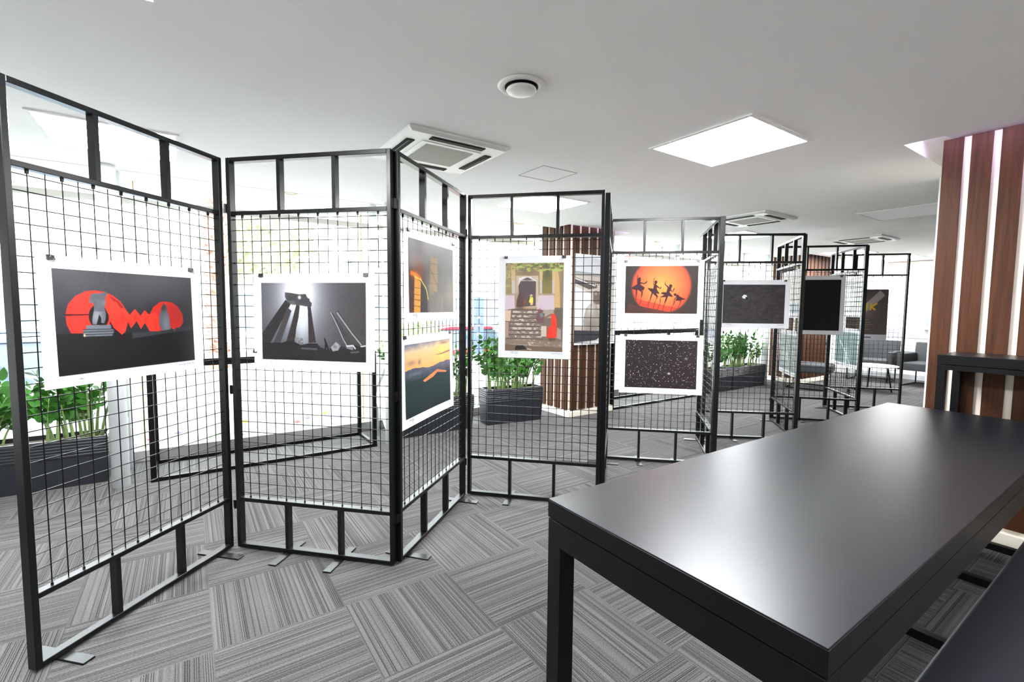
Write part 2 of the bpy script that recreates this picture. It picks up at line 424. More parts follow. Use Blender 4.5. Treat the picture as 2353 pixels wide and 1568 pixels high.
# ---- round air valve, hatch, downlights
t = thing('air_valve', 'round white exhaust valve in the ceiling above the left panels', 'vent', (1.18, 1.665, CZ))
MB().lathe([(0.098, -0.001), (0.1, -0.004), (0.092, -0.012), (0.072, -0.010), (0.066, -0.001)], 48).build('rim', M['acw'], t, smooth=True)
MB().lathe([(0.069, -0.0105), (0.069, -0.008), (0.05, -0.006), (0.02, -0.006)], 48).build('throat', M['acd'], t)
MB().lathe([(0.048, -0.011), (0.061, -0.016), (0.064, -0.022), (0.058, -0.028), (0.03, -0.031), (0.004, -0.032)], 48).build('disc', M['acw'], t, smooth=True)
h = MB(); x0, x1, y0, y1 = 1.945, 2.24, 2.485, 2.77
for b in ((x0, x1, y0, y0+0.003), (x0, x1, y1-0.003, y1), (x0, x0+0.003, y0, y1), (x1-0.003, x1, y0, y1)): h.box(*b, CZ-0.002, CZ-0.0005)
struct('trim_14', h, M['seam'])
for x, l in ((0.78, 'small round downlight above the ruined columns print'), (3.25, 'small round downlight beside the striped column top'), (5.75, 'small round downlight behind the ballet dancers panel'), (-1.6, 'small round downlight above the left planter'), (8.2, 'small round downlight farthest along the windows')):
    t = thing('downlight', l, 'ceiling light', (x, 4.60, 2.262), 0, 'downlights along the windows')
    MB().lathe([(0.058, -0.001), (0.058, -0.005), (0.045, -0.008), (0.04, -0.003)], 32).build('ring', mat('brown_ring', rgb(190, 160, 130), 0.5), t, smooth=True)
    MB().lathe([(0.039, -0.004), (0.039, -0.002)], 32).build('lens', mat('downlight_lens', rgb(214, 196, 176), 0.4), t)

# ================================================================ display panels
PW, PH = 0.87736, 2.0
TW, TD = 0.021, 0.038                       # tube face width, tube depth
P0 = {1: (-0.468, 2.188, 44.04), 2: (0.177, 2.780, -45.46), 3: (0.834, 2.165, 39.9), 4: (1.528, 2.744, -46.01),
      5: (2.835, 2.765, -137.3), 6: (2.855, 2.782, -44.21), 7: (4.105, 2.754, -137.96), 8: (4.176, 2.736, -41.66),
      9: (5.539, 2.766, -139.47), 10: (5.597, 2.766, -48.26), 11: (6.869, 2.745, -137.15), 12: (6.922, 2.758, -48.23)}
PL = {1: 'black mesh display panel holding the red circles print, nearest the left edge',
      2: 'black mesh display panel holding the ruined columns print',
      3: 'black mesh display panel holding the burning pillar and sunset prints',
      4: 'black mesh display panel holding the palace doorway print',
      5: 'black mesh display panel seen edge-on right of the doorway print',
      6: 'black mesh display panel holding the ballet dancers and night windows prints',
      7: 'narrow-looking black mesh display panel hinged right of the ballet dancers panel',
      8: 'black mesh display panel holding the dark print with a white bird',
      9: 'narrow-looking black mesh display panel hinged right of the white bird panel',
      10: 'black mesh display panel holding the nearly black portrait print',
      11: 'narrow-looking black mesh display panel hinged right of the nearly black print',
      12: 'farthest black mesh display panel holding the brown poster with yellow letters'}
EDGE = {1, 3, 5, 7, 9, 11}                   # these carry their feet near the ends
ZU, ZL = 1.727, 0.2645
def panel_parts(t, edge):
    for x in (0, PW-TW):
        MB().box(x, x+TW, 0, TD, 0.008, PH).build('post', M['frame'], t, bevel=0.0018, seg=1)
    for nm, z, hh in (('top_rail', PH-TW, TW), ('upper_rail', ZU-0.009, 0.02), ('lower_rail', ZL-0.009, 0.02), ('bottom_rail', 0.008, 0.02)):
        MB().box(TW, PW-TW, 0.0005, TD-0.0005, z, z+hh).build(nm, M['frame'], t, bevel=0.0018, seg=1)
    for fx in (0.332, 0.668):
        for z0, z1 in ((ZU+0.011, PH-TW), (0.028, ZL-0.009)):
            x = fx*PW
            MB().box(x-0.009, x+0.009, 0.002, TD-0.002, z0, z1).build('divider', M['frame'], t)
    g = MB(); y = 0.0185; r = 0.0021
    for k in range(1, 16):
        x = TW+(PW-2*TW)*k/16
        g.tube([(x, y, ZL+0.012), (x, y, ZU-0.010)], r, 6, False)
        if k % 2: g.box(x-0.004, x+0.004, y-0.004, y+0.004, ZU-0.022, ZU-0.009); g.box(x-0.003, x+0.003, y-0.003, y+0.003, ZL+0.010, ZL+0.018)
    for k in range(27):
        z = 1.700-0.0540*k
        g.tube([(TW*0.8, y+0.0034, z), (PW-TW*0.8, y+0.0034, z)], r, 6, False)
        if k % 2 == 0:
            for x in (TW, PW-TW): g.box(x-0.003, x+0.003, y-0.001, y+0.006, z-0.0035, z+0.0035)
    g.build('wire_grid', M['wire'], t)
    for fx in ((0.095, 0.905) if edge else (0.332, 0.668)):
        x = fx*PW
        MB().box(x-0.021, x+0.021, -0.115, 0.125, 0.0, 0.0078).build('foot', M['frame'], t, bevel=0.0012, seg=1)
proto = {}
for k, (x, y, a) in P0.items():
    e = k in EDGE
    if e not in proto:
        t = thing('display_panel', PL[k], 'display panel', (x, y, 0), math.radians(a), 'zigzag row of black mesh display panels'); panel_parts(t, e); proto[e] = t
    else:
        t = copy_tree(proto[e]); t.location = (x, y, 0); t.rotation_euler = (0, 0, math.radians(a)); t['label'] = PL[k]
# hinges joining neighbours
def pend(k, u):
    x, y, a = P0[k]; a = math.radians(a); return Vector((x+PW*u*math.cos(a), y+PW*u*math.sin(a), 0))
HJ = [(1, 1, 2, 0), (2, 1, 3, 0), (3, 1, 4, 0), (4, 1, 5, 1), (5, 0, 6, 0), (6, 1, 7, 1), (7, 0, 8, 0), (8, 1, 9, 1), (9, 0, 10, 0), (10, 1, 11, 1), (11, 0, 12, 0)]
nm = {1: 'red circles', 2: 'ruined columns', 3: 'burning pillar', 4: 'doorway', 5: 'edge-on', 6: 'ballet dancers', 7: 'hinged narrow', 8: 'white bird', 9: 'second narrow', 10: 'nearly black', 11: 'third narrow', 12: 'farthest'}
for a, ua, b, ub in HJ:
    pa, pb = pend(a, ua), pend(b, ub); d = (pb-pa); L_ = d.length; ang = math.atan2(d.y, d.x)
    for z, zn in ((1.755, 'upper'), (0.84, 'middle'), (0.235, 'lower')):
        t = thing('hinge', '%s black hinge between the %s panel and the %s panel' % (zn, nm[a], nm[b]), 'hinge', (pa.x, pa.y, z), ang, 'hinges between display panels')
        MB().box(0.0, L_/2-0.001, 0.004, 0.007, -0.022, 0.022).build('leaf', M['frame'], t)
        MB().box(L_/2+0.001, L_, 0.004, 0.007, -0.022, 0.022).build('leaf', M['frame'], t)
        MB().tube([(L_/2, 0.003, -0.024), (L_/2, 0.003, 0.024)], 0.004, 10).build('pin', M['frame'], t)

# ================================================================ pictures (painted procedurally, stored as vertex colours)
ART = {
'torso':[(0.225, 0.224), (0.25, 0.218), (0.288, 0.216), (0.304, 0.205), (0.326, 0.211), (0.326, 0.234), (0.312, 0.258), (0.315, 0.308), (0.304, 0.366), (0.312, 0.421), (0.308, 0.476), (0.297, 0.518), (0.278, 0.513), (0.28, 0.466), (0.267, 0.429), (0.253, 0.492), (0.246, 0.529), (0.221, 0.524), (0.221, 0.474), (0.234, 0.392), (0.237, 0.347), (0.232, 0.311), (0.223, 0.318), (0.207, 0.311), (0.214, 0.255)],
'bigcirc':[(0.062, 0.424), (0.08, 0.329), (0.126, 0.25), (0.188, 0.203), (0.246, 0.192), (0.31, 0.203), (0.37, 0.242), (0.414, 0.297), (0.441, 0.355), (0.43, 0.384), (0.428, 0.626), (0.087, 0.605), (0.065, 0.521)],
'zig':[(0.327, 0.224), (0.368, 0.308), (0.379, 0.292), (0.405, 0.345), (0.423, 0.395), (0.437, 0.355), (0.478, 0.439), (0.517, 0.374), (0.558, 0.45), (0.591, 0.389), (0.625, 0.437), (0.667, 0.418), (0.699, 0.439), (0.699, 0.584), (0.704, 0.626), (0.623, 0.621), (0.589, 0.526), (0.556, 0.592), (0.527, 0.505), (0.483, 0.582), (0.462, 0.511), (0.442, 0.608), (0.414, 0.647), (0.379, 0.574), (0.338, 0.505), (0.333, 0.439), (0.313, 0.384), (0.308, 0.345), (0.317, 0.289)],
'circ2':[(0.628, 0.437), (0.66, 0.355), (0.715, 0.297), (0.754, 0.289), (0.818, 0.3), (0.873, 0.355), (0.908, 0.442), (0.91, 0.532), (0.874, 0.608), (0.85, 0.6), (0.827, 0.647), (0.809, 0.592), (0.775, 0.632), (0.623, 0.621)],
'fig2':[(0.745, 0.311), (0.768, 0.334), (0.779, 0.408), (0.791, 0.484), (0.796, 0.613), (0.72, 0.624), (0.704, 0.553), (0.703, 0.471), (0.72, 0.387)],
'ped':[(0.182, 0.532), (0.342, 0.537), (0.343, 0.576), (0.359, 0.584), (0.361, 0.613), (0.349, 0.634), (0.35, 0.65), (0.166, 0.642), (0.156, 0.587), (0.166, 0.571), (0.181, 0.571)],
'wall':[(0.007, 0.603), (0.158, 0.613), (0.166, 0.642), (0.35, 0.653), (0.356, 0.687), (0.48, 0.7), (0.485, 0.626), (0.72, 0.624), (0.996, 0.568)],
'arch':[(0.233, 0.124), (0.278, 0.127), (0.375, 0.148), (0.436, 0.142), (0.45, 0.187), (0.473, 0.206), (0.475, 0.237), (0.493, 0.256), (0.489, 0.306), (0.456, 0.306), (0.374, 0.288), (0.283, 0.269), (0.246, 0.219), (0.235, 0.187)],
'colA':[(0.238, 0.219), (0.29, 0.269), (0.08, 0.781), (-0.004, 0.794), (0.0, 0.66), (0.133, 0.412)],
'colB':[(0.254, 0.319), (0.295, 0.359), (0.176, 0.789), (0.107, 0.792), (0.153, 0.646)],
'colC':[(0.343, 0.277), (0.377, 0.293), (0.363, 0.438), (0.338, 0.58), (0.32, 0.763), (0.235, 0.765), (0.285, 0.551)],
'colD':[(0.452, 0.301), (0.482, 0.306), (0.505, 0.546), (0.528, 0.765), (0.456, 0.773), (0.456, 0.517)],
'colE':[(0.664, 0.377), (0.692, 0.383), (0.785, 0.567), (0.884, 0.784), (0.819, 0.805), (0.756, 0.639)],
'colF':[(0.726, 0.356), (0.747, 0.351), (0.879, 0.586), (0.995, 0.71), (0.993, 0.799), (0.957, 0.799)],
'gnd2':[(-0.004, 0.784), (0.196, 0.778), (0.244, 0.755), (0.32, 0.763), (0.379, 0.802), (0.456, 0.778), (0.539, 0.776), (0.568, 0.823), (0.649, 0.863), (0.703, 0.77), (0.762, 0.797), (0.819, 0.826), (0.899, 0.784), (0.993, 0.818)],
'man2':[(0.609, 0.694), (0.617, 0.712), (0.632, 0.763), (0.653, 0.86), (0.642, 0.863), (0.628, 0.813), (0.619, 0.863), (0.61, 0.863), (0.614, 0.773), (0.607, 0.723)],
'rocks':[(0.669, 0.821), (0.717, 0.749), (0.765, 0.797), (0.738, 0.858), (0.687, 0.871)],
'ruin':[(0.32, 0.707), (0.397, 0.71), (0.406, 0.799), (0.319, 0.823)],
'sun2':[(0.375, 0.187)],
'd1':[(0.178, 0.169), (0.171, 0.257), (0.185, 0.278), (0.198, 0.257), (0.213, 0.27), (0.217, 0.307), (0.208, 0.333), (0.26, 0.36), (0.292, 0.328), (0.301, 0.307), (0.309, 0.328), (0.287, 0.368), (0.26, 0.384), (0.213, 0.37), (0.215, 0.392), (0.274, 0.455), (0.253, 0.519), (0.226, 0.513), (0.25, 0.54), (0.241, 0.627), (0.224, 0.698), (0.224, 0.614), (0.227, 0.556), (0.194, 0.513), (0.17, 0.505), (0.168, 0.598), (0.156, 0.685), (0.149, 0.598), (0.152, 0.513), (0.077, 0.471), (0.131, 0.413), (0.164, 0.384), (0.161, 0.257), (0.164, 0.198)],
'd2':[(0.427, 0.235), (0.395, 0.299), (0.392, 0.354), (0.406, 0.392), (0.407, 0.328), (0.423, 0.312), (0.442, 0.328), (0.442, 0.362), (0.428, 0.384), (0.442, 0.405), (0.484, 0.463), (0.497, 0.426), (0.503, 0.455), (0.49, 0.484), (0.444, 0.447), (0.441, 0.489), (0.477, 0.569), (0.465, 0.59), (0.432, 0.569), (0.462, 0.64), (0.441, 0.696), (0.427, 0.754), (0.439, 0.653), (0.388, 0.582), (0.362, 0.696), (0.337, 0.841), (0.348, 0.698), (0.369, 0.556), (0.313, 0.476), (0.322, 0.463), (0.39, 0.476), (0.397, 0.413), (0.383, 0.341), (0.395, 0.27)],
'd3':[(0.577, 0.299), (0.554, 0.341), (0.565, 0.392), (0.598, 0.426), (0.607, 0.447), (0.61, 0.397), (0.628, 0.386), (0.647, 0.413), (0.643, 0.455), (0.635, 0.489), (0.657, 0.532), (0.678, 0.46), (0.687, 0.476), (0.668, 0.54), (0.645, 0.54), (0.626, 0.519), (0.619, 0.553), (0.663, 0.63), (0.656, 0.651), (0.601, 0.632), (0.577, 0.738), (0.547, 0.823), (0.554, 0.738), (0.57, 0.653), (0.493, 0.661), (0.5, 0.709), (0.497, 0.78), (0.486, 0.754), (0.49, 0.653), (0.547, 0.603), (0.497, 0.582), (0.519, 0.548), (0.573, 0.553), (0.589, 0.455), (0.552, 0.397), (0.545, 0.341)],
'd4':[(0.815, 0.489), (0.774, 0.524), (0.731, 0.595), (0.764, 0.643), (0.841, 0.693), (0.827, 0.706), (0.783, 0.714), (0.767, 0.807), (0.741, 0.884), (0.738, 0.878), (0.762, 0.791), (0.766, 0.728), (0.703, 0.73), (0.678, 0.823), (0.664, 0.836), (0.685, 0.743), (0.706, 0.714), (0.719, 0.651), (0.685, 0.73), (0.664, 0.802), (0.684, 0.693), (0.713, 0.63), (0.682, 0.624), (0.677, 0.595), (0.699, 0.582), (0.719, 0.608), (0.762, 0.537)],
'floorline':[(0.1, 0.685), (0.797, 0.913)],
'glow':[(0.079, 0.513), (0.5, 0.511), (0.916, 0.511), (0.49, 0.003)],
'door':[(0.228, 0.211), (0.53, 0.211), (0.528, 0.47), (0.189, 0.498), (0.231, 0.337)],
'doorframe':[(0.184, 0.142), (0.567, 0.144), (0.575, 0.495), (0.176, 0.507)],
'girl':[(0.449, 0.358), (0.47, 0.37), (0.47, 0.382), (0.483, 0.395), (0.483, 0.449), (0.478, 0.47), (0.438, 0.475), (0.433, 0.449), (0.409, 0.442), (0.428, 0.395), (0.43, 0.37)],
'saree':[(0.829, 0.565), (0.866, 0.577), (0.892, 0.635), (0.903, 0.744), (0.898, 0.837), (0.822, 0.872), (0.732, 0.839), (0.727, 0.823), (0.751, 0.712), (0.793, 0.721), (0.798, 0.586)],
'p1':[(0.575, 0.528), (0.633, 0.525), (0.646, 0.561), (0.69, 0.57), (0.677, 0.621), (0.667, 0.672), (0.564, 0.672), (0.525, 0.623), (0.562, 0.572)],
'dog':[(0.176, 0.968), (0.194, 0.942), (0.312, 0.932), (0.352, 0.956), (0.391, 0.981), (0.181, 0.989)],
'railL':[(-0.003, 0.354), (0.16, 0.354), (0.168, 0.514), (0.0, 0.533)],
'railR':[(0.577, 0.353), (0.843, 0.353), (0.853, 0.526), (0.549, 0.53)],
'pilL':[(0.102, 0.084), (0.15, 0.084), (0.147, 0.346), (0.115, 0.346)],
'pilR':[(0.591, 0.086), (0.63, 0.086), (0.635, 0.344), (0.601, 0.344)],
'pilR2':[(0.811, 0.086), (0.843, 0.086), (0.848, 0.344), (0.811, 0.344)],
'base':[(-0.003, 0.893), (0.987, 0.911)],
'fcol':[(0.106, 0.505), (0.231, 0.57), (0.215, 1.005), (0.088, 1.003)],
'fflame':[(0.035, 0.433), (0.137, 0.457), (0.244, 0.511), (0.258, 0.548), (0.111, 0.505), (0.029, 0.487)],
'farc':[(0.111, 0.505), (0.244, 0.551), (0.343, 0.658), (0.385, 0.813)],
'fcol2':[(0.442, 0.195), (0.603, 0.19), (0.594, 0.703), (0.421, 0.674)],
'fdark':[(0.231, 0.57), (0.357, 0.717), (0.369, 1.0), (0.215, 1.005)],
'sun':[(0.801, 0.184)],
'ridge':[(0.011, 0.353), (0.141, 0.342), (0.336, 0.318), (0.519, 0.329), (0.714, 0.353), (0.982, 0.342)],
'dklow':[(0.011, 0.436), (0.365, 0.452), (0.982, 0.487)],
'flame':[(0.351, 0.548), (0.517, 0.492), (0.68, 0.441), (0.909, 0.505), (0.889, 0.524), (0.68, 0.484), (0.581, 0.537), (0.394, 0.575)],
'skytop':[(-0.011, -0.013), (0.428, -0.035), (0.982, 0.008), (0.615, 0.056), (0.0, 0.088)],
'bird':[(0.306, 0.315), (0.341, 0.256), (0.379, 0.272), (0.397, 0.323), (0.369, 0.315), (0.365, 0.365), (0.327, 0.357)],
}
class Paint:
    def __init__(s, w, h, bg=(0, 0, 0)):
        s.w, s.h = w, h; s.a = np.zeros((h, w, 3)); s.a[:] = np.array(bg)/255.0
        s.U, s.V = np.meshgrid((np.arange(w)+0.5)/w, (np.arange(h)+0.5)/h); s.asp = w/h
        s.rng = np.random.default_rng(int(w*7+h))
    def mask(s, poly):
        m = np.zeros((s.h, s.w)); n = len(poly)
        for ox, oy in ((-0.25, -0.25), (0.25, -0.25), (-0.25, 0.25), (0.25, 0.25)):
            X, Y = s.U+ox/s.w, s.V+oy/s.h; ins = np.zeros((s.h, s.w), bool)
            for i in range(n):
                x0, y0 = poly[i]; x1, y1 = poly[(i+1) % n]
                if y0 == y1: continue
                c = ((y0 > Y) != (y1 > Y)) & (X < (x1-x0)*(Y-y0)/(y1-y0)+x0); ins ^= c
            m += ins*0.25
        return m
    def mix(s, m, col, k=1.0):
        c = np.array(col)/255.0 if not isinstance(col, np.ndarray) else col
        m = np.clip(m*k, 0, 1)[..., None]; s.a = s.a*(1-m)+c*m; return s
    def poly(s, p, col, k=1.0): return s.mix(s.mask(p), col, k)
    def ell(s, cx, cy, rx, ry, soft=0.03):
        d = np.sqrt(((s.U-cx)/rx)**2+((s.V-cy)/ry)**2); return np.clip((1-d)/max(soft, 1e-3)+0.5, 0, 1)
    def gau(s, cx, cy, rx, ry): return np.exp(-(((s.U-cx)/rx)**2+((s.V-cy)/ry)**2))
    def line(s, pts, wd, col, k=1.0):
        m = np.zeros((s.h, s.w))
        for (x0, y0), (x1, y1) in zip(pts[:-1], pts[1:]):
            dx, dy = (x1-x0)*s.asp, y1-y0; L2 = dx*dx+dy*dy+1e-12
            px, py = (s.U-x0)*s.asp, s.V-y0; t = np.clip((px*dx+py*dy)/L2, 0, 1)
            d = np.hypot(px-t*dx, py-t*dy); m = np.maximum(m, np.clip((wd-d)*s.h+0.5, 0, 1))
        return s.mix(m, col, k)
    def noise(s, fx, fy, seed=0):
        r = np.random.default_rng(seed); out = np.zeros((s.h, s.w)); amp = 1; tot = 0
        for o in range(3):
            nx, ny = int(fx*2**o)+2, int(fy*2**o)+2; g = r.random((ny, nx))
            x = s.U*(nx-1.001); y = s.V*(ny-1.001); i = x.astype(int); j = y.astype(int); tx = x-i; ty = y-j
            tx = tx*tx*(3-2*tx); ty = ty*ty*(3-2*ty)
            out += amp*((g[j, i]*(1-tx)+g[j, i+1]*tx)*(1-ty)+(g[j+1, i]*(1-tx)+g[j+1, i+1]*tx)*ty); tot += amp; amp *= 0.5
        return out/tot
    def grain(s, a):
        s.a += (s.rng.random((s.h, s.w, 1))-0.5)*a; return s

def pic_circles():
    p = Paint(290, 195, (40, 40, 44))
    p.mix(p.gau(0.1, 0.0, 0.35, 0.35), (84, 84, 88), 0.7); p.mix(p.gau(0.72, 0.05, 0.4, 0.3), (88, 86, 88), 0.75); p.mix(p.noise(6, 5, 3), (30, 30, 33), 0.3)
    red, dk = (232, 50, 40), (150, 34, 30)
    p.poly(ART['circ2'], (186, 44, 36)); p.mix(p.mask(ART['circ2'])*p.gau(0.86, 0.42, 0.1, 0.2), dk, 0.8)
    p.poly(ART['bigcirc'], red); p.mix(p.mask(ART['bigcirc'])*p.gau(0.24, 0.52, 0.13, 0.2), (120, 40, 34), 0.5)
    p.mix(p.mask(ART['bigcirc'])*(1-np.clip((p.U-0.06)/0.05, 0, 1)), (170, 40, 34), 0.6)
    p.poly([(0.33, 0.23), (0.40, 0.29), (0.44, 0.36), (0.41, 0.37), (0.37, 0.30)], (130, 34, 30))
    p.poly([(0.062, 0.421), (0.20, 0.424), (0.20, 0.436), (0.062, 0.441)], (70, 20, 20))
    p.mix(p.ell(0.265, 0.45, 0.065, 0.12, 0.1), (26, 22, 24)); p.poly([(0.335, 0.49), (0.36, 0.57), (0.42, 0.65), (0.33, 0.66)], (20, 18, 20))
    p.poly(ART['zig'], (240, 54, 40)); z = p.mask(ART['zig'])
    for cx, cy in ((0.38, 0.52), (0.47, 0.53), (0.52, 0.47), (0.60, 0.49), (0.67, 0.56), (0.42, 0.47)): p.mix(z*p.gau(cx, cy, 0.018, 0.06), (150, 40, 32), 0.7)
    p.poly([(0, 0.605), (0.16, 0.613), (0.35, 0.65), (0.49, 0.628), (0.72, 0.624), (1, 0.568), (1, 1), (0, 1)], (26, 27, 29))
    p.poly([(0.775, 0.6), (0.85, 0.6), (0.827, 0.647), (0.809, 0.6)], (236, 52, 40))
    p.poly(ART['fig2'], (84, 86, 92)); p.mix(p.mask(ART['fig2'])*p.gau(0.745, 0.36, 0.03, 0.05), (48, 44, 42), 0.9); p.mix(p.mask(ART['fig2'])*p.gau(0.76, 0.55, 0.03, 0.12), (128, 132, 140), 0.5)
    p.poly(ART['torso'], (104, 108, 116)); t = p.mask(ART['torso']); p.mix(t*p.noise(14, 12, 5), (56, 58, 64), 0.75); p.mix(t*(p.V < 0.28), (70, 72, 78), 0.5); p.mix(t*(p.V > 0.40)*p.gau(0.255, 0.46, 0.04, 0.1), (150, 156, 164), 0.6)
    p.poly(ART['ped'], (98, 104, 112))
    for v in (0.575, 0.598, 0.625): p.line([(0.16, v), (0.36, v+0.004)], 0.004, (30, 32, 36), 0.85)
    p.poly([(0.40, 0.64), (0.48, 0.70), (0.36, 0.70)], (34, 22, 22)); p.poly([(0.487, 0.628), (0.72, 0.625), (0.72, 0.66), (0.49, 0.69)], (58, 60, 64), 0.8); p.poly([(0.72, 0.625), (1, 0.568), (1, 0.63), (0.72, 0.66)], (50, 52, 55), 0.8)
    p.mix(p.gau(0.166, 0.632, 0.006, 0.012), (255, 230, 170), 1)
    p.mix(np.clip((p.V-0.72)/0.28, 0, 1), (20, 20, 21), 0.8); p.mix(p.gau(1.0, 0.9, 0.08, 0.3), (66, 66, 66), 0.5)
    return p.grain(0.03)
def pic_columns():
    p = Paint(280, 188, (62, 62, 66))
    p.mix(p.noise(5, 4, 8), (84, 80, 80), 0.35); p.mix(p.gau(0.36, 0.22, 0.30, 0.55), (150, 154, 164), 0.85); p.mix(p.gau(0.37, 0.10, 0.14, 0.28), (240, 246, 250), 0.95); p.mix(p.gau(0.40, 0.45, 0.09, 0.3), (196, 204, 212), 0.75)
    p.mix(np.clip((p.U-0.62)/0.4, 0, 1), (58, 54, 54), 0.7)
    dk = (38, 35, 36)
    for k, c in (('colA', (36, 35, 37)), ('colB', (58, 56, 58)), ('colC', (44, 39, 39)), ('colD', (44, 38, 38)), ('colE', (52, 50, 52)), ('colF', (60, 58, 60))):
        p.poly(ART[k], c); p.mix(p.mask(ART[k])*p.noise(30, 40, 11), (80, 76, 76), 0.35)
    p.line([(0.672, 0.38), (0.70, 0.45), (0.745, 0.58), (0.79, 0.72), (0.82, 0.79)], 0.006, (170, 172, 178), 0.8); p.line([(0.735, 0.38), (0.78, 0.47), (0.87, 0.64), (0.955, 0.78)], 0.006, (176, 178, 184), 0.8)
    p.poly(ART['arch'], (50, 50, 52)); p.mix(p.mask(ART['arch'])*p.noise(24, 24, 3), (92, 92, 94), 0.6); p.poly([(0.24, 0.225), (0.33, 0.235), (0.335, 0.29), (0.29, 0.28)], (86, 88, 92), 0.7)
    p.poly(ART['ruin'], (70, 72, 76)); p.mix(p.mask(ART['ruin'])*p.noise(40, 40, 9), (180, 182, 186), 0.6)
    p.poly(ART['gnd2']+[(1, 1), (0, 1)], (34, 33, 35)); p.mix((p.V > 0.8)*p.noise(30, 20, 4), (50, 48, 50), 0.4)
    p.poly(ART['rocks'], (80, 80, 84)); p.mix(p.mask(ART['rocks'])*p.noise(40, 30, 12), (186, 186, 190), 0.7); p.poly([(0.82, 0.79), (0.88, 0.78), (0.88, 0.85), (0.82, 0.83)], (110, 110, 114)); p.line([(0.82, 0.80), (0.88, 0.79), (0.90, 0.83)], 0.008, (180, 180, 184)); p.line([(0.955, 0.80), (0.995, 0.79)], 0.008, (190, 190, 190))
    p.poly(ART['man2'], (26, 26, 28)); p.line([(0.39, 0.845), (0.53, 0.85)], 0.012, (84, 84, 88), 0.8); p.line([(0.86, 0.88), (0.93, 0.87)], 0.01, (120, 120, 120), 0.5)
    sx, sy = ART['sun2'][0]; p.mix(p.gau(sx, sy, 0.011, 0.016), (255, 255, 255), 1)
    for k in range(8):
        a = k*PI/4; p.line([(sx, sy), (sx+0.018*math.cos(a), sy+0.027*math.sin(a))], 0.002, (255, 255, 255), 0.7)
    return p.grain(0.05)
def pic_pillar():
    p = Paint(200, 134, (96, 92, 88))
    p.mix(p.noise(4, 3, 2), (120, 116, 112), 0.6); p.mix(np.clip(1-p.V/0.35, 0, 1), (146, 144, 146), 0.85); p.mix(p.gau(0.2, 0.1, 0.12, 0.4), (104, 98, 96), 0.8)
    p.mix(np.clip((0.42-p.U)/0.25, 0, 1)*np.clip((p.V-0.25)/0.2, 0, 1), (52, 32, 26), 0.95)
    p.mix(p.gau(0.10, 0.33, 0.2, 0.13), (170, 150, 150), 0.5)
    p.poly(ART['fcol2'], (150, 124, 90), 0.85); p.mix(p.mask(ART['fcol2'])*(np.abs((p.V*7) % 1-0.5) > 0.46), (90, 70, 50), 0.6); p.line([(0.45, 0.38), (0.60, 0.60)], 0.008, (90, 76, 60), 0.7)
    p.poly(ART['fdark'], (44, 38, 38), 0.9); p.poly([(0.385, 0.6), (0.5, 0.62), (0.52, 0.72), (0.42, 0.78)], (130, 118, 92), 0.7)
    p.poly(ART['fcol'], (206, 138, 62)); m = p.mask(ART['fcol'])
    for v in (0.655, 0.75, 0.82, 0.91): p.line([(0.09, v), (0.24, v+0.01)], 0.006, (92, 50, 26), 0.9)
    p.mix(m*p.noise(20, 24, 5), (235, 180, 80), 0.5)
    p.mix(p.mask([(0, 0.40), (0.10, 0.42), (0.09, 1), (0, 1)])*p.noise(40, 40, 6), (120, 50, 34), 0.5)
    p.poly(ART['fflame'], (232, 112, 30)); p.mix(p.gau(0.13, 0.48, 0.09, 0.05), (255, 150, 50), 0.7); p.mix(p.gau(0.2, 0.4, 0.08, 0.1), (150, 62, 30), 0.5)
    p.line(ART['farc'], 0.008, (226, 216, 84)); p.line([(0.71, 0.80), (0.70, 0.99)], 0.006, (168, 164, 158), 0.7)
    p.mix((p.V > 0.7)*(p.U > 0.4)*p.noise(26, 20, 7), (140, 132, 112), 0.35); p.mix(p.gau(0.92, 0.7, 0.1, 0.2), (150, 136, 120), 0.5)
    return p.grain(0.04)
def pic_sunset():
    p = Paint(200, 134, (34, 52, 54))
    sky = np.clip(p.V/0.34, 0, 1)[..., None]
    top, bot = np.array((222, 202, 168))/255, np.array((240, 176, 106))/255
    rg = 0.345-0.02*np.sin(p.U*9)+0.02*p.noise(10, 2, 3)
    p.a = np.where((p.V < rg)[..., None], top*(1-sky)+bot*sky, p.a)
    s_ = (p.V < rg)
    p.mix(s_*np.clip(1-(p.V+p.U*0.05)/0.11+0.6*(p.noise(9, 8, 4)-0.5), 0, 1), (108, 108, 136), 0.95)
    p.mix(s_*p.gau(0.80, 0.18, 0.16, 0.12), (255, 196, 96), 0.95); p.mix(s_*p.gau(0.80, 0.17, 0.03, 0.07), (255, 244, 160), 1)
    p.mix(s_*p.gau(0.84, 0.05, 0.10, 0.02), (150, 110, 92), 0.8); p.poly([(0.60, 0.215), (0.80, 0.20), (1, 0.175), (1, 0.20), (0.8, 0.225)], (130, 92, 88), 0.85)
    p.mix(s_*p.gau(0.12, 0.26, 0.1, 0.04), (150, 126, 110), 0.7); p.mix(s_*p.gau(0.28, 0.27, 0.03, 0.04), (120, 98, 96), 0.7)
    g = (p.V >= rg)
    p.mix(g*np.clip(1-(p.V-rg)/0.14, 0, 1), (78, 76, 100), 0.95); p.mix(g*p.gau(0.9, 0.38, 0.25, 0.06), (120, 96, 110), 0.6)
    p.mix(g*(p.V < 0.50)*p.noise(20, 26, 9), (116, 122, 140), 0.5); p.mix(p.gau(0.2, 0.42, 0.14, 0.025), (140, 144, 156), 0.5)
    p.poly(ART['flame'], (226, 116, 72)); p.mix(p.mask(ART['flame'])*p.noise(30, 20, 8), (250, 168, 110), 0.7)
    p.mix(np.clip((p.V-0.75)/0.25, 0, 1), (24, 34, 34), 0.5)
    return p.grain(0.03)
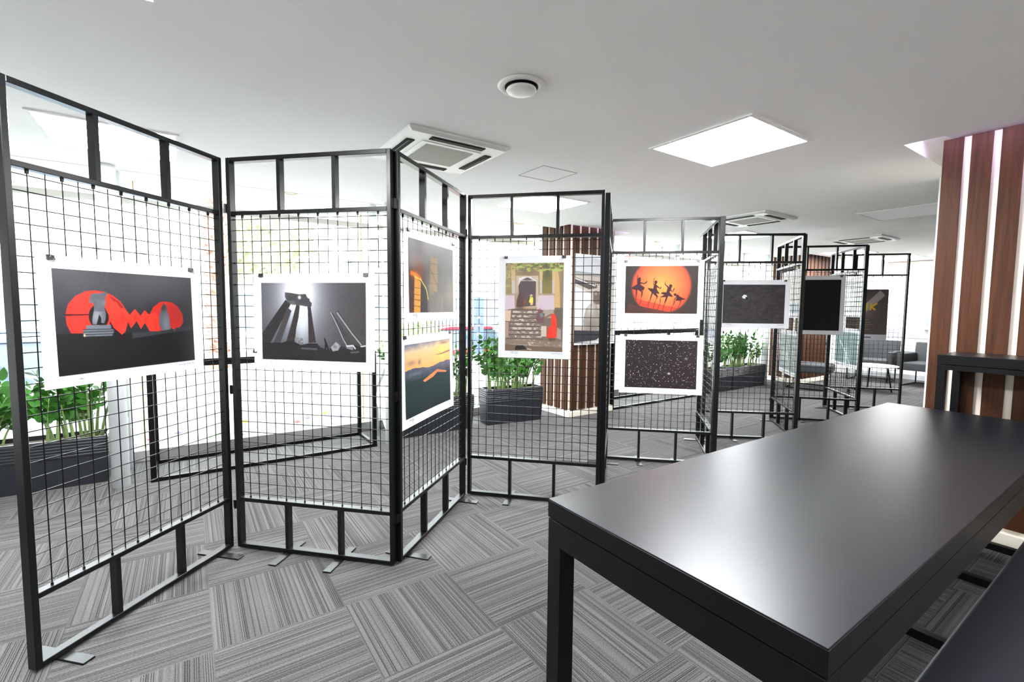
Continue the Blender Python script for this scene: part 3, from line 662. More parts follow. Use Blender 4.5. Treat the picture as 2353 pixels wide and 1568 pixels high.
def pic_doorway():
    p = Paint(190, 285, (176, 150, 110))
    p.mix(p.noise(6, 8, 4), (148, 128, 96), 0.6); p.mix((p.V > 0.52), (112, 98, 88), 1.0)
    p.poly([(0.10, 0.10), (0.17, 0.10), (0.17, 0.35), (0.10, 0.35)], (206, 190, 170)); p.poly([(0, 0.12), (0.10, 0.12), (0.11, 0.35), (0, 0.35)], (150, 136, 92))
    p.mix(p.gau(0.38, 0.08, 0.22, 0.1), (120, 104, 84), 0.85)
    p.poly([(0.635, 0.12), (0.80, 0.12), (0.81, 0.345), (0.64, 0.345)], (134, 122, 70)); p.mix(p.gau(0.72, 0.1, 0.1, 0.12), (86, 90, 62), 0.9); p.poly([(0.84, 0.1), (0.95, 0.1), (0.95, 0.5), (0.85, 0.5)], (204, 168, 112))
    p.poly(ART['doorframe'], (196, 178, 158)); p.poly([(0.23, 0.165), (0.27, 0.165), (0.30, 0.155), (0.44, 0.155), (0.47, 0.175), (0.53, 0.195), (0.54, 0.23), (0.23, 0.30)], (226, 222, 222))
    p.poly([(0.26, 0.205), (0.30, 0.185), (0.36, 0.165), (0.40, 0.165), (0.47, 0.19), (0.53, 0.21), (0.528, 0.485), (0.19, 0.50), (0.20, 0.42), (0.235, 0.34), (0.225, 0.26)], (84, 72, 76)); p.mix(p.gau(0.26, 0.46, 0.08, 0.12), (76, 56, 44), 0.8); p.mix(p.gau(0.34, 0.44, 0.02, 0.03), (160, 70, 40), 0.6)
    p.line([(0.26, 0.20), (0.36, 0.195), (0.50, 0.20)], 0.006, (190, 186, 184), 0.9); p.mix(p.ell(0.385, 0.185, 0.07, 0.012, 0.3), (96, 92, 84), 0.9)
    for k in ('pilL', 'pilR', 'pilR2'): p.poly(ART[k], (196, 186, 196)); 
    for k in ('pilL', 'pilR', 'pilR2'):
        q = ART[k]; p.poly([(q[0][0]-0.01, 0.03), (q[1][0]+0.02, 0.03), (q[1][0]+0.01, 0.20), (q[0][0], 0.20)], (206, 176, 116), 0.8)
    p.poly(ART['railL'], (208, 192, 202)); p.poly(ART['railR'], (208, 192, 202)); p.line([(0, 0.357), (0.16, 0.357)], 0.008, (170, 150, 130)); p.line([(0.57, 0.357), (0.85, 0.357)], 0.008, (170, 150, 130)); p.mix(p.mask(ART['railR'])*p.noise(14, 30, 3), (186, 170, 180), 0.4)
    p.poly([(0.88, 0), (1, 0), (1, 0.52), (0.95, 0.50), (0.93, 0.2)], (128, 112, 96), 0.7)
    for i in range(9):                          # steps with pale stones
        v0 = 0.525+i*0.047; v1 = v0+0.047; l = 0.13-0.012*i; r_ = 0.60+0.008*i
        p.poly([(l, v0), (r_, v0), (r_, v1), (l, v1)], (120, 106, 98)); p.mix(((p.V > v0+0.016) & (p.V < v1-0.006) & (p.U > l) & (p.U < r_))*np.clip((p.noise(26, 60, 20+i)-0.42)*5, 0, 1), (206, 194, 186), 0.9); p.line([(l, v0+0.006), (r_, v0+0.006)], 0.006, (84, 70, 62), 0.8)
    p.poly([(0.0, 0.535), (0.10, 0.535), (0.09, 0.66), (0, 0.66)], (214, 184, 158)); p.poly([(0, 0.67), (0.06, 0.67), (0.06, 0.85), (0, 0.85)], (166, 142, 124))
    p.poly([(0.66, 0.53), (0.84, 0.53), (0.84, 0.62), (0.66, 0.62)], (176, 166, 156), 0.8); p.mix((p.V > 0.5)*(p.U > 0.86)*(p.V < 0.72), (92, 84, 72), 0.8)
    p.poly([(0.63, 0.71), (0.72, 0.71), (0.72, 0.83), (0.63, 0.83)], (204, 186, 170)); p.poly([(0.88, 0.72), (0.97, 0.75), (0.97, 0.86), (0.88, 0.84)], (160, 146, 134))
    p.poly([(0, 0.87), (1, 0.885), (1, 0.95), (0, 0.92)], (128, 112, 100)); p.mix((p.V > 0.89)*(p.V < 0.94)*(p.U > 0.4)*np.clip((p.noise(20, 40, 5)-0.5)*5, 0, 1), (196, 184, 174), 0.8)
    p.poly([(0, 0.925), (1, 0.955), (1, 1), (0, 1)], (106, 88, 72))
    p.mix((p.V < 0.10)*np.clip((p.noise(14, 40, 31)-0.46)*6, 0, 1), (170, 186, 96), 0.95); p.mix((p.V < 0.07)*np.clip((p.noise(22, 50, 33)-0.5)*6, 0, 1), (84, 96, 56), 0.9); p.mix(p.gau(0.04, 0.15, 0.06, 0.04)*np.clip((p.noise(30, 50, 35)-0.4)*5, 0, 1), (186, 200, 130), 1); p.mix(p.gau(0.04, 0.26, 0.05, 0.015), (190, 190, 110), 0.7)
    p.poly(ART['p1'], (110, 72, 84)); p.poly([(0.59, 0.57), (0.65, 0.56), (0.67, 0.60), (0.62, 0.62)], (104, 122, 118)); p.mix(p.gau(0.60, 0.535, 0.025, 0.02), (140, 70, 80), 0.9); p.line([(0.68, 0.62), (0.80, 0.58)], 0.012, (120, 90, 70), 0.8)
    p.poly(ART['saree'], (238, 62, 42)); p.mix(p.mask(ART['saree'])*p.noise(20, 18, 7), (196, 44, 30), 0.6); p.poly([(0.74, 0.845), (0.88, 0.845), (0.86, 0.875), (0.78, 0.88)], (84, 70, 60))
    p.poly(ART['girl'], (232, 220, 92)); p.mix(p.gau(0.452, 0.375, 0.014, 0.012), (120, 76, 56), 0.9); p.mix(p.gau(0.452, 0.362, 0.022, 0.006), (240, 236, 226), 0.9); p.poly([(0.44, 0.45), (0.48, 0.45), (0.478, 0.475), (0.438, 0.475)], (220, 180, 130))
    p.mix(p.U*0+0.10, (196, 186, 176)); p.poly(ART['dog'], (46, 42, 42)); p.line([(0.39, 0.975), (0.46, 0.982)], 0.006, (190, 180, 170))
    return p.grain(0.05)
def pic_ballet():
    p = Paint(240, 160, (50, 42, 39))
    d = np.sqrt(((p.U-0.50)/0.425)**2+((p.V-0.42)/0.62)**2)
    g = np.clip((1.0-d)/0.12, 0, 1); p.mix(g, (232, 74, 46)); p.mix(np.clip(1-d/0.85, 0, 1)**0.7, (252, 136, 66), 1.0)
    fl_ = p.mask([(0, 0.655), (1, 0.98), (1, 1), (0, 1)]); p.mix(fl_*g, (176, 56, 40), 0.8); p.mix(fl_*(1-g)*np.clip((p.V-0.8)/0.2, 0, 1), (52, 44, 40), 1); p.mix(p.mask([(0.05, 0.8), (0.8, 1.02), (0, 1.02)]), (70, 44, 38), 0.9)
    p.line(ART['floorline'], 0.003, (110, 30, 26))
    for k in ('d1', 'd2', 'd3', 'd4'): p.poly(ART[k], (52, 26, 32))
    for x, y, rx, ry in ((0.195, 0.27, 0.022, 0.034), (0.425, 0.335, 0.022, 0.032), (0.63, 0.42, 0.023, 0.034), (0.695, 0.60, 0.020, 0.028)): p.mix(p.ell(x, y, rx, ry, 0.2), (50, 26, 32))
    for (a, b, c_) in (((0.15, 0.51), (0.155, 0.69), (0.145, 0.72)), ((0.225, 0.70), (0.215, 0.79), (0.21, 0.8)), ((0.33, 0.73), (0.325, 0.85), (0.325, 0.86)), ((0.425, 0.74), (0.40, 0.88), (0.40, 0.89)), ((0.49, 0.78), (0.46, 0.92), (0.46, 0.92)), ((0.55, 0.80), (0.53, 0.95), (0.53, 0.96)), ((0.66, 0.84), (0.64, 0.97), (0.64, 0.97)), ((0.74, 0.88), (0.72, 0.98), (0.72, 0.99))): p.line([a, b, c_], 0.009, (88, 36, 34), 0.75)
    return p.grain(0.04)
def pic_windows():
    p = Paint(240, 160, (38, 32, 36)); r = np.random.default_rng(5); p.mix(p.noise(3, 3, 5), (52, 42, 42), 0.6)
    for i in range(420):
        x, y = r.random(), r.random(); x = round(x*52)/52+0.003*r.random(); y = round(y*34)/34+0.004*r.random()
        k = int(1+2*r.random()); b = 0.45+0.55*r.random()
        x0, y0 = int(x*239), int(y*159); p.a[y0:y0+1+(r.random() < 0.35), x0:x0+k] = p.a[y0:y0+1, x0:x0+1]*(1-b)+b*np.array((1, 0.99, 0.97))
    p.mix(p.gau(0.62, 0.69, 0.02, 0.02), (230, 230, 230), 0.9); p.mix(p.gau(0.85, 0.37, 0.02, 0.025), (150, 160, 156), 0.8)
    return p
def pic_bird():
    p = Paint(200, 134, (46, 43, 46)); p.mix(p.noise(7, 6, 4), (74, 70, 72), 0.6); p.mix(p.noise(20, 18, 6)**2, (104, 100, 102), 0.5)
    for c_ in ((0.37, 0.35, 0.06, 0.09), (0.19, 0.41, 0.05, 0.05)):
        m = p.ell(*c_, 0.2)-p.ell(c_[0], c_[1], c_[2]*0.86, c_[3]*0.86, 0.2); p.mix(np.clip(m, 0, 1), (110, 106, 108), 0.5)
    p.poly(ART['bird'], (232, 232, 232)); p.mix(p.gau(0.385, 0.355, 0.014, 0.03), (28, 26, 28), 1)
    return p.grain(0.05)
def pic_black():
    p = Paint(100, 150, (22, 21, 24)); p.mix(p.noise(3, 3, 5), (30, 28, 31), 0.5); p.poly([(0.86, 0.70), (0.98, 0.70), (0.95, 0.72)], (70, 50, 60), 0.5); return p.grain(0.02)
def pic_brown():
    p = Paint(150, 190, (98, 88, 86)); p.mix(p.noise(3, 4, 2), (78, 70, 68), 0.5)
    p.poly([(0.80, 0.02), (0.92, 0.12), (0.35, 0.55), (0.15, 0.52)], (176, 166, 168), 0.9); p.mix(p.gau(0.35, 0.45, 0.3, 0.12), (150, 138, 138), 0.6)
    yl = (232, 186, 50)
    for x0 in (0.06, 0.52): pass
    def L(pts, k=1): p.line(pts, 0.016, yl, k)
    L([(0.22, 0.29), (0.205, 0.40)]); L([(0.39, 0.29), (0.33, 0.30), (0.32, 0.335), (0.38, 0.355), (0.36, 0.39), (0.29, 0.40)]); L([(0.335, 0.42), (0.325, 0.435)])
    L([(0.505, 0.285), (0.49, 0.40)]); L([(0.60, 0.285), (0.585, 0.40)]); L([(0.73, 0.28), (0.605, 0.345), (0.69, 0.395)])
    for k in range(5): p.line([(0.25, 0.60+0.045*k), (0.55+0.06*((k*7) % 3), 0.60+0.045*k)], 0.006, (170, 150, 100), 0.7)
    p.poly([(0.20, 0.5), (0.5, 0.5), (0.48, 0.55), (0.2, 0.55)], (190, 150, 70), 0.35)
    p.poly([(0, 0.885), (1, 0.885), (1, 1), (0, 1)], (206, 202, 210)); p.line([(0.12, 0.94), (0.30, 0.94)], 0.01, (96, 100, 130), 0.8); p.line([(0.40, 0.94), (0.62, 0.94)], 0.012, (90, 94, 124), 0.9)
    return p.grain(0.03)
def pic_man():
    p = Paint(150, 228, (206, 208, 212)); p.mix((p.V > 0.20)*1.0, (178, 168, 158), 1); p.mix((p.V > 0.22)*p.noise(8, 12, 4), (200, 192, 184), 0.5)
    p.poly([(0, 0.16), (1, 0.19), (1, 0.22), (0, 0.21)], (150, 150, 150), 0.9); p.line([(0.25, 0.27), (1, 0.29)], 0.008, (90, 86, 82)); 
    for k in range(12): p.line([(0.32+k*0.055, 0.275), (0.32+k*0.055, 0.315)], 0.006, (104, 98, 92), 0.9)
    p.poly([(0, 0.23), (0.55, 0.32), (0.55, 0.35), (0.35, 0.37), (0, 0.30)], (84, 78, 76)); p.line([(0, 0.245), (0.50, 0.325)], 0.006, (226, 226, 226)); p.poly([(0, 0.34), (0.4, 0.42), (0.45, 0.80), (0, 0.80)], (222, 224, 228))
    p.poly([(0.46, 0.40), (0.52, 0.38), (0.60, 0.40), (0.66, 0.46), (0.655, 0.51), (0.62, 0.545), (0.56, 0.55), (0.50, 0.54), (0.46, 0.52)], (104, 92, 84)); p.poly([(0.50, 0.39), (0.57, 0.38), (0.55, 0.44), (0.48, 0.43)], (150, 142, 134), 0.8)
    p.poly([(0.46, 0.53), (0.56, 0.55), (0.60, 0.62), (0.62, 0.72), (0.72, 0.80), (0.78, 0.84), (0.60, 0.82), (0.60, 0.88), (0.24, 0.88), (0.22, 0.74), (0.28, 0.60), (0.36, 0.55)], (150, 142, 134)); p.mix(p.gau(0.4, 0.6, 0.1, 0.08), (206, 202, 196), 0.7); p.mix(p.gau(0.45, 0.8, 0.12, 0.06), (116, 108, 102), 0.6)
    p.poly([(0, 0.855), (0.22, 0.86), (0.60, 0.87), (0.85, 0.82), (0.95, 0.86), (0.70, 0.93), (0.55, 0.98), (0, 1.0)], (62, 60, 66)); p.poly([(0.70, 0.93), (1, 0.88), (1, 1), (0.3, 1), (0.55, 0.98)], (196, 190, 182))
    return p.grain(0.03)
def pic_pale(a, b, kind):
    def f():
        p = Paint(100, 70 if kind != 3 else 140, a); p.mix(p.noise(4, 3, kind), b, 0.6)
        if kind == 1: p.mix(np.clip((p.V-0.72)/0.05, 0, 1), (150, 158, 172), 0.9)
        if kind == 2: p.line([(0.20, 0.28), (0.48, 0.62), (0.70, 1)], 0.02, (226, 238, 240), 0.85); p.mix(p.gau(0.55, 0.8, 0.12, 0.3), (206, 216, 224), 0.7)
        if kind == 3: p.mix(p.gau(0.5, 0.5, 0.12, 0.5), (232, 234, 204), 0.6); p.mix(np.clip((p.V-0.78)/0.03, 0, 1), (176, 182, 200), 0.9)
        if kind == 4: p.mix(p.gau(0.45, 0.6, 0.3, 0.2), (206, 208, 206), 0.8); p.mix(p.gau(0.62, 0.55, 0.03, 0.12), (90, 96, 98), 0.7)
        if kind == 5: p.mix(p.ell(0.35, 0.55, 0.35, 0.35, 0.2), (226, 234, 236), 0.85)
        return p
    return f

def paint_mesh(p, x0, x1, z0, z1, y, parent, bend, flip=False, name='printed_image', m=None):
    a = p.a if not flip else p.a[:, ::-1]
    a = np.clip(a*0.9-0.02, 0, 1); h, w_ = a.shape[:2]
    lin = np.where(a <= 0.04045, a/12.92, ((a+0.055)/1.055)**2.4)
    X = np.linspace(x0, x1, w_+1); Z = np.linspace(z1, z0, h+1)
    gx, gz = np.meshgrid(X, Z); gy = y+bend(gx, gz)
    co = np.stack([gx, gy, gz], -1).reshape(-1, 3)
    idx = np.arange((w_+1)*(h+1)).reshape(h+1, w_+1)
    f = np.stack([idx[:-1, :-1], idx[1:, :-1], idx[1:, 1:], idx[:-1, 1:]], -1).reshape(-1, 4)
    me = bpy.data.meshes.new(name); me.vertices.add(len(co)); me.vertices.foreach_set('co', co.ravel())
    me.loops.add(f.size); me.loops.foreach_set('vertex_index', f.ravel().astype(np.int32))
    me.polygons.add(len(f)); me.polygons.foreach_set('loop_start', np.arange(0, f.size, 4, dtype=np.int32))
    me.update(calc_edges=True)
    at = me.color_attributes.new('picture', 'FLOAT_COLOR', 'CORNER')
    col = np.ones((len(f), 4, 4), np.float32); col[:, :, :3] = lin.reshape(-1, 1, 3); at.data.foreach_set('color', col.ravel())
    me.materials.append(m or M['print'])
    o = bpy.data.objects.new(name, me); COL.objects.link(o); o.parent = parent
    return o
def print_material():
    m = bpy.data.materials.new('photo_print_ink'); m.use_nodes = True; N = m.node_tree.nodes
    p = N['Principled BSDF']; p.inputs['Roughness'].default_value = 0.42; p.inputs['Specular IOR Level'].default_value = 0.2
    at = N.new('ShaderNodeVertexColor'); at.layer_name = 'picture'; m.node_tree.links.new(at.outputs['Color'], p.inputs['Base Color']); return m
M['print'] = print_material()

def text_part(txt, x, z, size, y, parent, bend, align='LEFT', name='caption', m=None, flip=False):
    cu = bpy.data.curves.new(name, 'FONT'); cu.body = txt; cu.size = size; cu.align_x = align; cu.resolution_u = 2
    to = bpy.data.objects.new(name, cu); COL.objects.link(to)
    dg = bpy.context.evaluated_depsgraph_get(); me = bpy.data.meshes.new_from_object(to.evaluated_get(dg))
    bpy.data.objects.remove(to)
    for v in me.vertices:
        xx, zz = x+v.co.x, z+v.co.y; v.co = (xx, y+bend(np.array(xx), np.array(zz)), zz)
    me.materials.clear(); me.materials.append(m or M['ink'])
    o = bpy.data.objects.new(name, me); COL.objects.link(o); o.parent = parent; return o

def clip(panel_obj_loc, rz, x, z, y, label, turn=0):
    t = thing('binder_clip', label, 'clip', (0, 0, 0), rz, 'black binder clips holding the prints')
    c, s = math.cos(rz), math.sin(rz)
    t.location = (panel_obj_loc[0]+x*c-y*s, panel_obj_loc[1]+x*s+y*c, z)
    b = MB(); b.add([(-0.0125, -0.003, -0.012), (0.0125, -0.003, -0.012), (0.0125, 0.010, -0.012), (-0.0125, 0.010, -0.012), (-0.0125, 0.001, 0.006), (0.0125, 0.001, 0.006), (0.0125, 0.006, 0.006), (-0.0125, 0.006, 0.006)],
          [(0, 3, 2, 1), (4, 5, 6, 7), (0, 1, 5, 4), (1, 2, 6, 5), (2, 3, 7, 6), (3, 0, 4, 7)])
    b.build('body', M['clip'], t, bevel=0.0008, seg=1)
    MB().tube([(-0.006, -0.004, -0.012), (-0.007, -0.006, -0.004), (-0.003, -0.007, 0.004), (0.003, -0.007, 0.004), (0.007, -0.006, -0.004), (0.006, -0.004, -0.012)], 0.0007, 6).build('handle', M['chrome'], t)
    return t
# panel, key, left u, right u, bottom z, top z, picture, label, caption, flipped (hung behind the grid)
PR = [
 (1, 'red circles', .078, .733, .972, 1.442, pic_circles, 'white-bordered print of a headless statue before two red circles joined by a red zigzag', 'Nurten ERDAL', 0),
 (2, 'ruined columns', .129, .785, .957, 1.430, pic_columns, 'black and white print of leaning ruined temple columns against the sun', 'A. Berkan KAYA', 0),
 (3, 'burning pillar', .072, .727, 1.197, 1.663, pic_pillar, 'upper print of an orange lit stone pillar and sparks in smoke', 'Levent AK', 0),
 (3, 'sunset', .026, .681, .660, 1.127, pic_sunset, 'lower print of an orange sunset over dark mountains with a fire line', 'Mehmet KAYA', 0),
 (4, 'doorway', .208, .674, .946, 1.605, pic_doorway, 'tall print of a palace doorway, girl in yellow and red saree on steps', 'Yusuf YILDIZ', 0),
 (5, 'edge-on', .100, .755, .962, 1.425, pic_pale((150, 150, 150), (190, 190, 190), 4), 'edge-on white print seen as a thin sliver right of the doorway print', '', 0),
 (6, 'ballet dancers', .104, .760, 1.190, 1.665, pic_ballet, 'print of four dancer silhouettes in tutus on an orange glow', 'Hakan YAYLA', 0),
 (6, 'night windows', .118, .774, .577, 1.062, pic_windows, 'black print dotted with small white lights, below the dancers print', 'Hasan YELKEN', 0),
 (7, 'pale yellow streak', .235, .700, .975, 1.635, pic_pale((206, 210, 200), (226, 228, 214), 3), 'pale print with a yellow streak hung behind the narrow panel beside the dancers', '', 1),
 (8, 'white bird', .113, .768, 1.095, 1.560, pic_bird, 'dark textured print with one small white bird shape', 'Kemal ALP', 0),
 (9, 'beige and blue', .150, .805, 1.195, 1.680, pic_pale((196, 190, 178), (206, 204, 192), 1), 'beige print with a blue lower band hung behind the second narrow panel', '', 1),
 (9, 'misty figure', .150, .805, .598, 1.062, pic_pale((120, 136, 136), (170, 178, 176), 4), 'misty grey-green print with a small figure, low on the second narrow panel', '', 1),
 (10, 'nearly black', .222, .687, 1.000, 1.662, pic_black, 'nearly black portrait print with a light grey border', 'Umut ER', 0),
 (11, 'white cone', .180, .835, 1.200, 1.670, pic_pale((160, 164, 162), (176, 180, 178), 5), 'grey print with a white cone shape, high on the third narrow panel', '', 1),
 (11, 'light beam', .155, .810, .594, 1.062, pic_pale((92, 114, 112), (120, 138, 136), 2), 'grey-green print with a diagonal light beam, low on the third narrow panel', '', 1),
 (12, 'yellow letters', .205, .670, .893, 1.549, pic_brown, 'brown poster with yellow letters and a white light beam on the farthest panel', '', 0),
]
for n_, (k, key, u0, u1, z0, z1, fn, label, cap, flip) in enumerate(PR):
    px, py, a = P0[k]; rz = math.radians(a)
    t = thing('photo_print', label, 'photo print', (px, py, 0), rz, 'exhibited photo prints')
    W_, H_ = u1-u0, z1-z0; cx_ = (u0+u1)/2; ph = n_*1.7
    def bend(x, z, u0=u0, u1=u1, z0=z0, z1=z1, W_=W_, H_=H_, ph=ph, s_=(1 if not flip else -1)):
        uu = (x-u0)/W_; vv = np.clip((z1-z)/H_, 0, 1)
        return -s_*(0.0035*vv*(0.5+0.5*np.cos(uu*6.28+ph))+0.006*vv**2*np.abs(uu-0.5)**2*4)
    Y0 = 0.0135 if not flip else 0.0262
    g = MB(); nx, nz = 24, 16
    vs, fs = [], []
    for yy in (0.0, 0.0008):
        for j in range(nz+1):
            for i in range(nx+1):
                x = u0+W_*i/nx; z = z1-H_*j/nz; vs.append((x, Y0+yy+float(bend(np.array(x), np.array(z))), z))
    B = (nx+1)*(nz+1)
    for j in range(nz):
        for i in range(nx):
            q = j*(nx+1)+i; fs.append((q, q+nx+1, q+nx+2, q+1)); fs.append((B+q, B+q+1, B+q+nx+2, B+q+nx+1))
    for i in range(nx): fs.append((i, i+1, B+i+1, B+i)); q = nz*(nx+1)+i; fs.append((q, B+q, B+q+1, q+1))
    for j in range(nz): q = j*(nx+1); fs.append((q, B+q, B+q+nx+1, q+nx+1)); q += nx; fs.append((q, q+nx+1, B+q+nx+1, B+q))
    g.add(vs, fs).build('paper', M['paper'], t)
    mg = 0.045
    if key == 'yellow letters': mgx, mt, mb = 0.0, 0.0, 0.0
    else: mgx, mt, mb = mg, mg, 0.046
    if key == 'red circles': mgx = 0.046; mb = 0.042
    paint_mesh(fn(), u0+mgx, u1-mgx, z0+mb, z1-mt, Y0-0.0012, t, bend, flip=bool(flip and key == 'x'))
    if cap:
        text_part(cap, u1-mgx, z0+mb-0.017, 0.0135, Y0-0.0012, t, bend, 'RIGHT', 'photographer_name')
        # small line emblem: two eyes above a heart, with two short lines of print beside it
        e = MB(); ex, ez = u0+mgx+0.062, z0+mb-0.012; yy = Y0-0.0014
        def path(pts): e.tube([(ex+x_, yy+float(bend(np.array(ex+x_), np.array(ez+z_))), ez+z_) for x_, z_ in pts], 0.00045, 4)
        for c_ in (-0.013, 0.013):
            path([(c_+0.011*math.cos(q*PI/8), 0.0055*math.sin(q*PI/8)) for q in range(17)]); path([(c_+0.004*math.cos(q*PI/5), 0.004*math.sin(q*PI/5)) for q in range(11)])
        path([(0.013, -0.021), (0.003, -0.011), (0.004, -0.006), (0.009, -0.005), (0.013, -0.009), (0.017, -0.005), (0.022, -0.006), (0.023, -0.011), (0.013, -0.021)])
        e.build('emblem', M['ink'], t)
    yc = Y0-0.004 if not flip else Y0-0.006
    for xx, side in ((u0+0.045, 'left'), (u1-0.045, 'right')):
        if key in ('yellow letters', 'nearly black', 'edge-on') and side == 'left': continue
        clip((px, py), rz, xx, z1-0.004, yc, 'black binder clip at the top %s corner of the %s print' % (side, key))
# low clip on the left border of the ruined columns print
clip((P0[2][0], P0[2][1]), math.radians(P0[2][2]), .131, 1.045, 0.010, 'black binder clip on the left edge low on the ruined columns print')
# large print on the striped column
t = thing('photo_print', 'large black and white print of a seated man hung on the slatted column', 'photo print', (3.655, 4.068, 0), 0)
MB().box(0, 0.67, 0, 0.002, 0.845, 1.895).build('paper', M['paper'], t)
paint_mesh(pic_man(), 0.0, 0.645, 0.875, 1.855, -0.0012, t, lambda x, z: x*0)
MB().tube([(0.1, 0.012, 1.85), (0.1, 0.021, 1.85)], 0.004, 8).build('fixing', M['chrome'], t)
MB().tube([(0.57, 0.004, 1.85), (0.57, 0.021, 1.85)], 0.004, 8).build('fixing', M['chrome'], t)

# ================================================================ furniture
def bar_table(label, x0, x1, y0, y1, zt, slab, apron, leg, name='bar_table', base_frame=True, topmat='table'):
    t = thing(name, label, 'table', (x0, y0, 0)); X, Y = x1-x0, y1-y0
    MB().box(0, X, 0, Y, zt-slab, zt-0.003).build('table_edge', M['black'], t, bevel=0.001, seg=1)  # separate edge in duller black: shade on the sides put into the material
    MB().box(0.0005, X-0.0005, 0.0005, Y-0.0005, zt-0.004, zt).build('tabletop', M[topmat], t, bevel=0.001)
    zf = zt-slab-0.003
    f = MB(); f.box(leg, X-leg, 0.001, leg, zf-apron, zf); f.box(leg, X-leg, Y-leg, Y-0.001, zf-apron, zf); f.box(0.001, leg, leg, Y-leg, zf-apron, zf); f.box(X-leg, X-0.001, leg, Y-leg, zf-apron, zf)
    f.box(leg, X-leg, leg, Y-leg, zf, zt-slab)
    f.build('apron', M['black'], t)
    b0 = leg*0.8 if base_frame else 0.0
    for lx in (0.001, X-leg-0.001):
        for ly in (0.001, Y-leg-0.001):
            MB().box(lx, lx+leg, ly, ly+leg, b0, zf).build('leg', M['black'], t, bevel=0.002)
    if base_frame:
        b = MB(); s = leg*0.8
        b.box(0, X, 0, s, 0, s); b.box(0, X, Y-s, Y, 0, s); b.box(0, s, s, Y-s, 0, s); b.box(X-s, X, s, Y-s, 0, s)
        b.build('floor_frame', M['black'], t)
    return t
bar_table('large black rectangular table in the right foreground', 0.803, 3.30, 0.293, 0.985, 0.75, 0.05, 0.068, 0.052, 'long_table', False)
t = bar_table('tall black table standing against the right slatted column', 3.312, 3.64, -0.50, 0.786, 1.044, 0.05, 0.026, 0.036, 'bar_table', False)
MB().box(0.20, 0.232, 0.04, 1.25, 0, 0.035).build('floor_bar', M['black'], t)
bar_table('black table frame by the windows behind the two leftmost panels', -0.255, 1.385, 4.165, 4.66, 0.872, 0.02, 0.028, 0.034)
bar_table('black table by the windows behind the ballet dancers panel', 4.345, 6.1, 4.10, 4.62, 1.0, 0.022, 0.034, 0.036)
# narrow bench with rounded edge beside the large table, on low cross bars
t = thing('bench', 'narrow blue-black bench beside the large foreground table', 'bench', (0.9, 0.16, 0))
MB().box(0, 2.38, 0.0, 0.165, 0.37, 0.42).build('seat', M['bench'], t, bevel=0.018, seg=5, smooth=True)
for x in (0.2, 1.20, 2.2):
    for y in (0.015, 0.115): MB().box(x, x+0.035, y, y+0.035, 0.0, 0.37).build('leg', M['black'], t)
for X in (2.30, 3.00):
    MB().box(X-0.9, X-0.9+0.035, 0.15, 0.72, 0, 0.035).build('floor_bar', M['black'], t, bevel=0.002)

# armchairs and round table at the far end
def armchair(label, x, y, rz, arms=True):
    t = thing('armchair', label, 'armchair', (x, y, 0), rz, 'grey lounge armchairs')
    MB().box(-0.30, 0.30, -0.30, 0.30, 0.27, 0.40).build('seat', M['grey_fabric'], t, bevel=0.02, seg=3, smooth=True)
    b = MB().box(-0.34, 0.34, 0.26, 0.36, 0.27, 0.73); b.v = [(x_, y_+(z_-0.27)*0.12, z_) for x_, y_, z_ in b.v]
    b.build('backrest', M['grey_fabric'], t, bevel=0.02, seg=3, smooth=True)
    if arms:
        for s in (-1, 1): MB().box(s*0.29, s*0.37, -0.28, 0.28, 0.27, 0.55).build('armrest', M['grey_fabric'], t, bevel=0.015, seg=3, smooth=True)
    for s in (-1, 1):
        MB().tube([(s*0.30, -0.24, 0.27), (s*0.30, -0.24, 0.012), (s*0.30, 0.30, 0.012), (s*0.30, 0.30, 0.27)], 0.011, 8).build('sled_leg', M['black'], t, smooth=True)
    MB().tube([(-0.30, 0.30, 0.012), (0.30, 0.30, 0.012)], 0.009, 8).build('crossbar', M['black'], t, smooth=True)
    return t
armchair('grey armchair behind the round coffee table and the brown poster', 10.35, 3.38, math.radians(-85))
armchair('grey armchair at the far right beside the slatted wall edge', 10.30, 2.52, math.radians(-95))
armchair('grey armchair in front of the farthest slatted column', 8.45, 3.58, math.radians(15), False)
t = thing('coffee_table', 'round beige coffee table between the far grey armchairs', 'table', (9.05, 2.93, 0))
MB().lathe([(0.30, 0.385), (0.335, 0.392), (0.335, 0.402), (0.33, 0.405)], 40).build('tabletop', mat('beige_top', rgb(196, 188, 180), 0.4), t)
for k in range(3):
    a = k*2*PI/3+0.5; MB().tube([(0.20*math.cos(a), 0.20*math.sin(a), 0.385), (0.27*math.cos(a), 0.27*math.sin(a), 0.0)], [0.013, 0.010], 10).build('leg', M['black'], t, smooth=True)

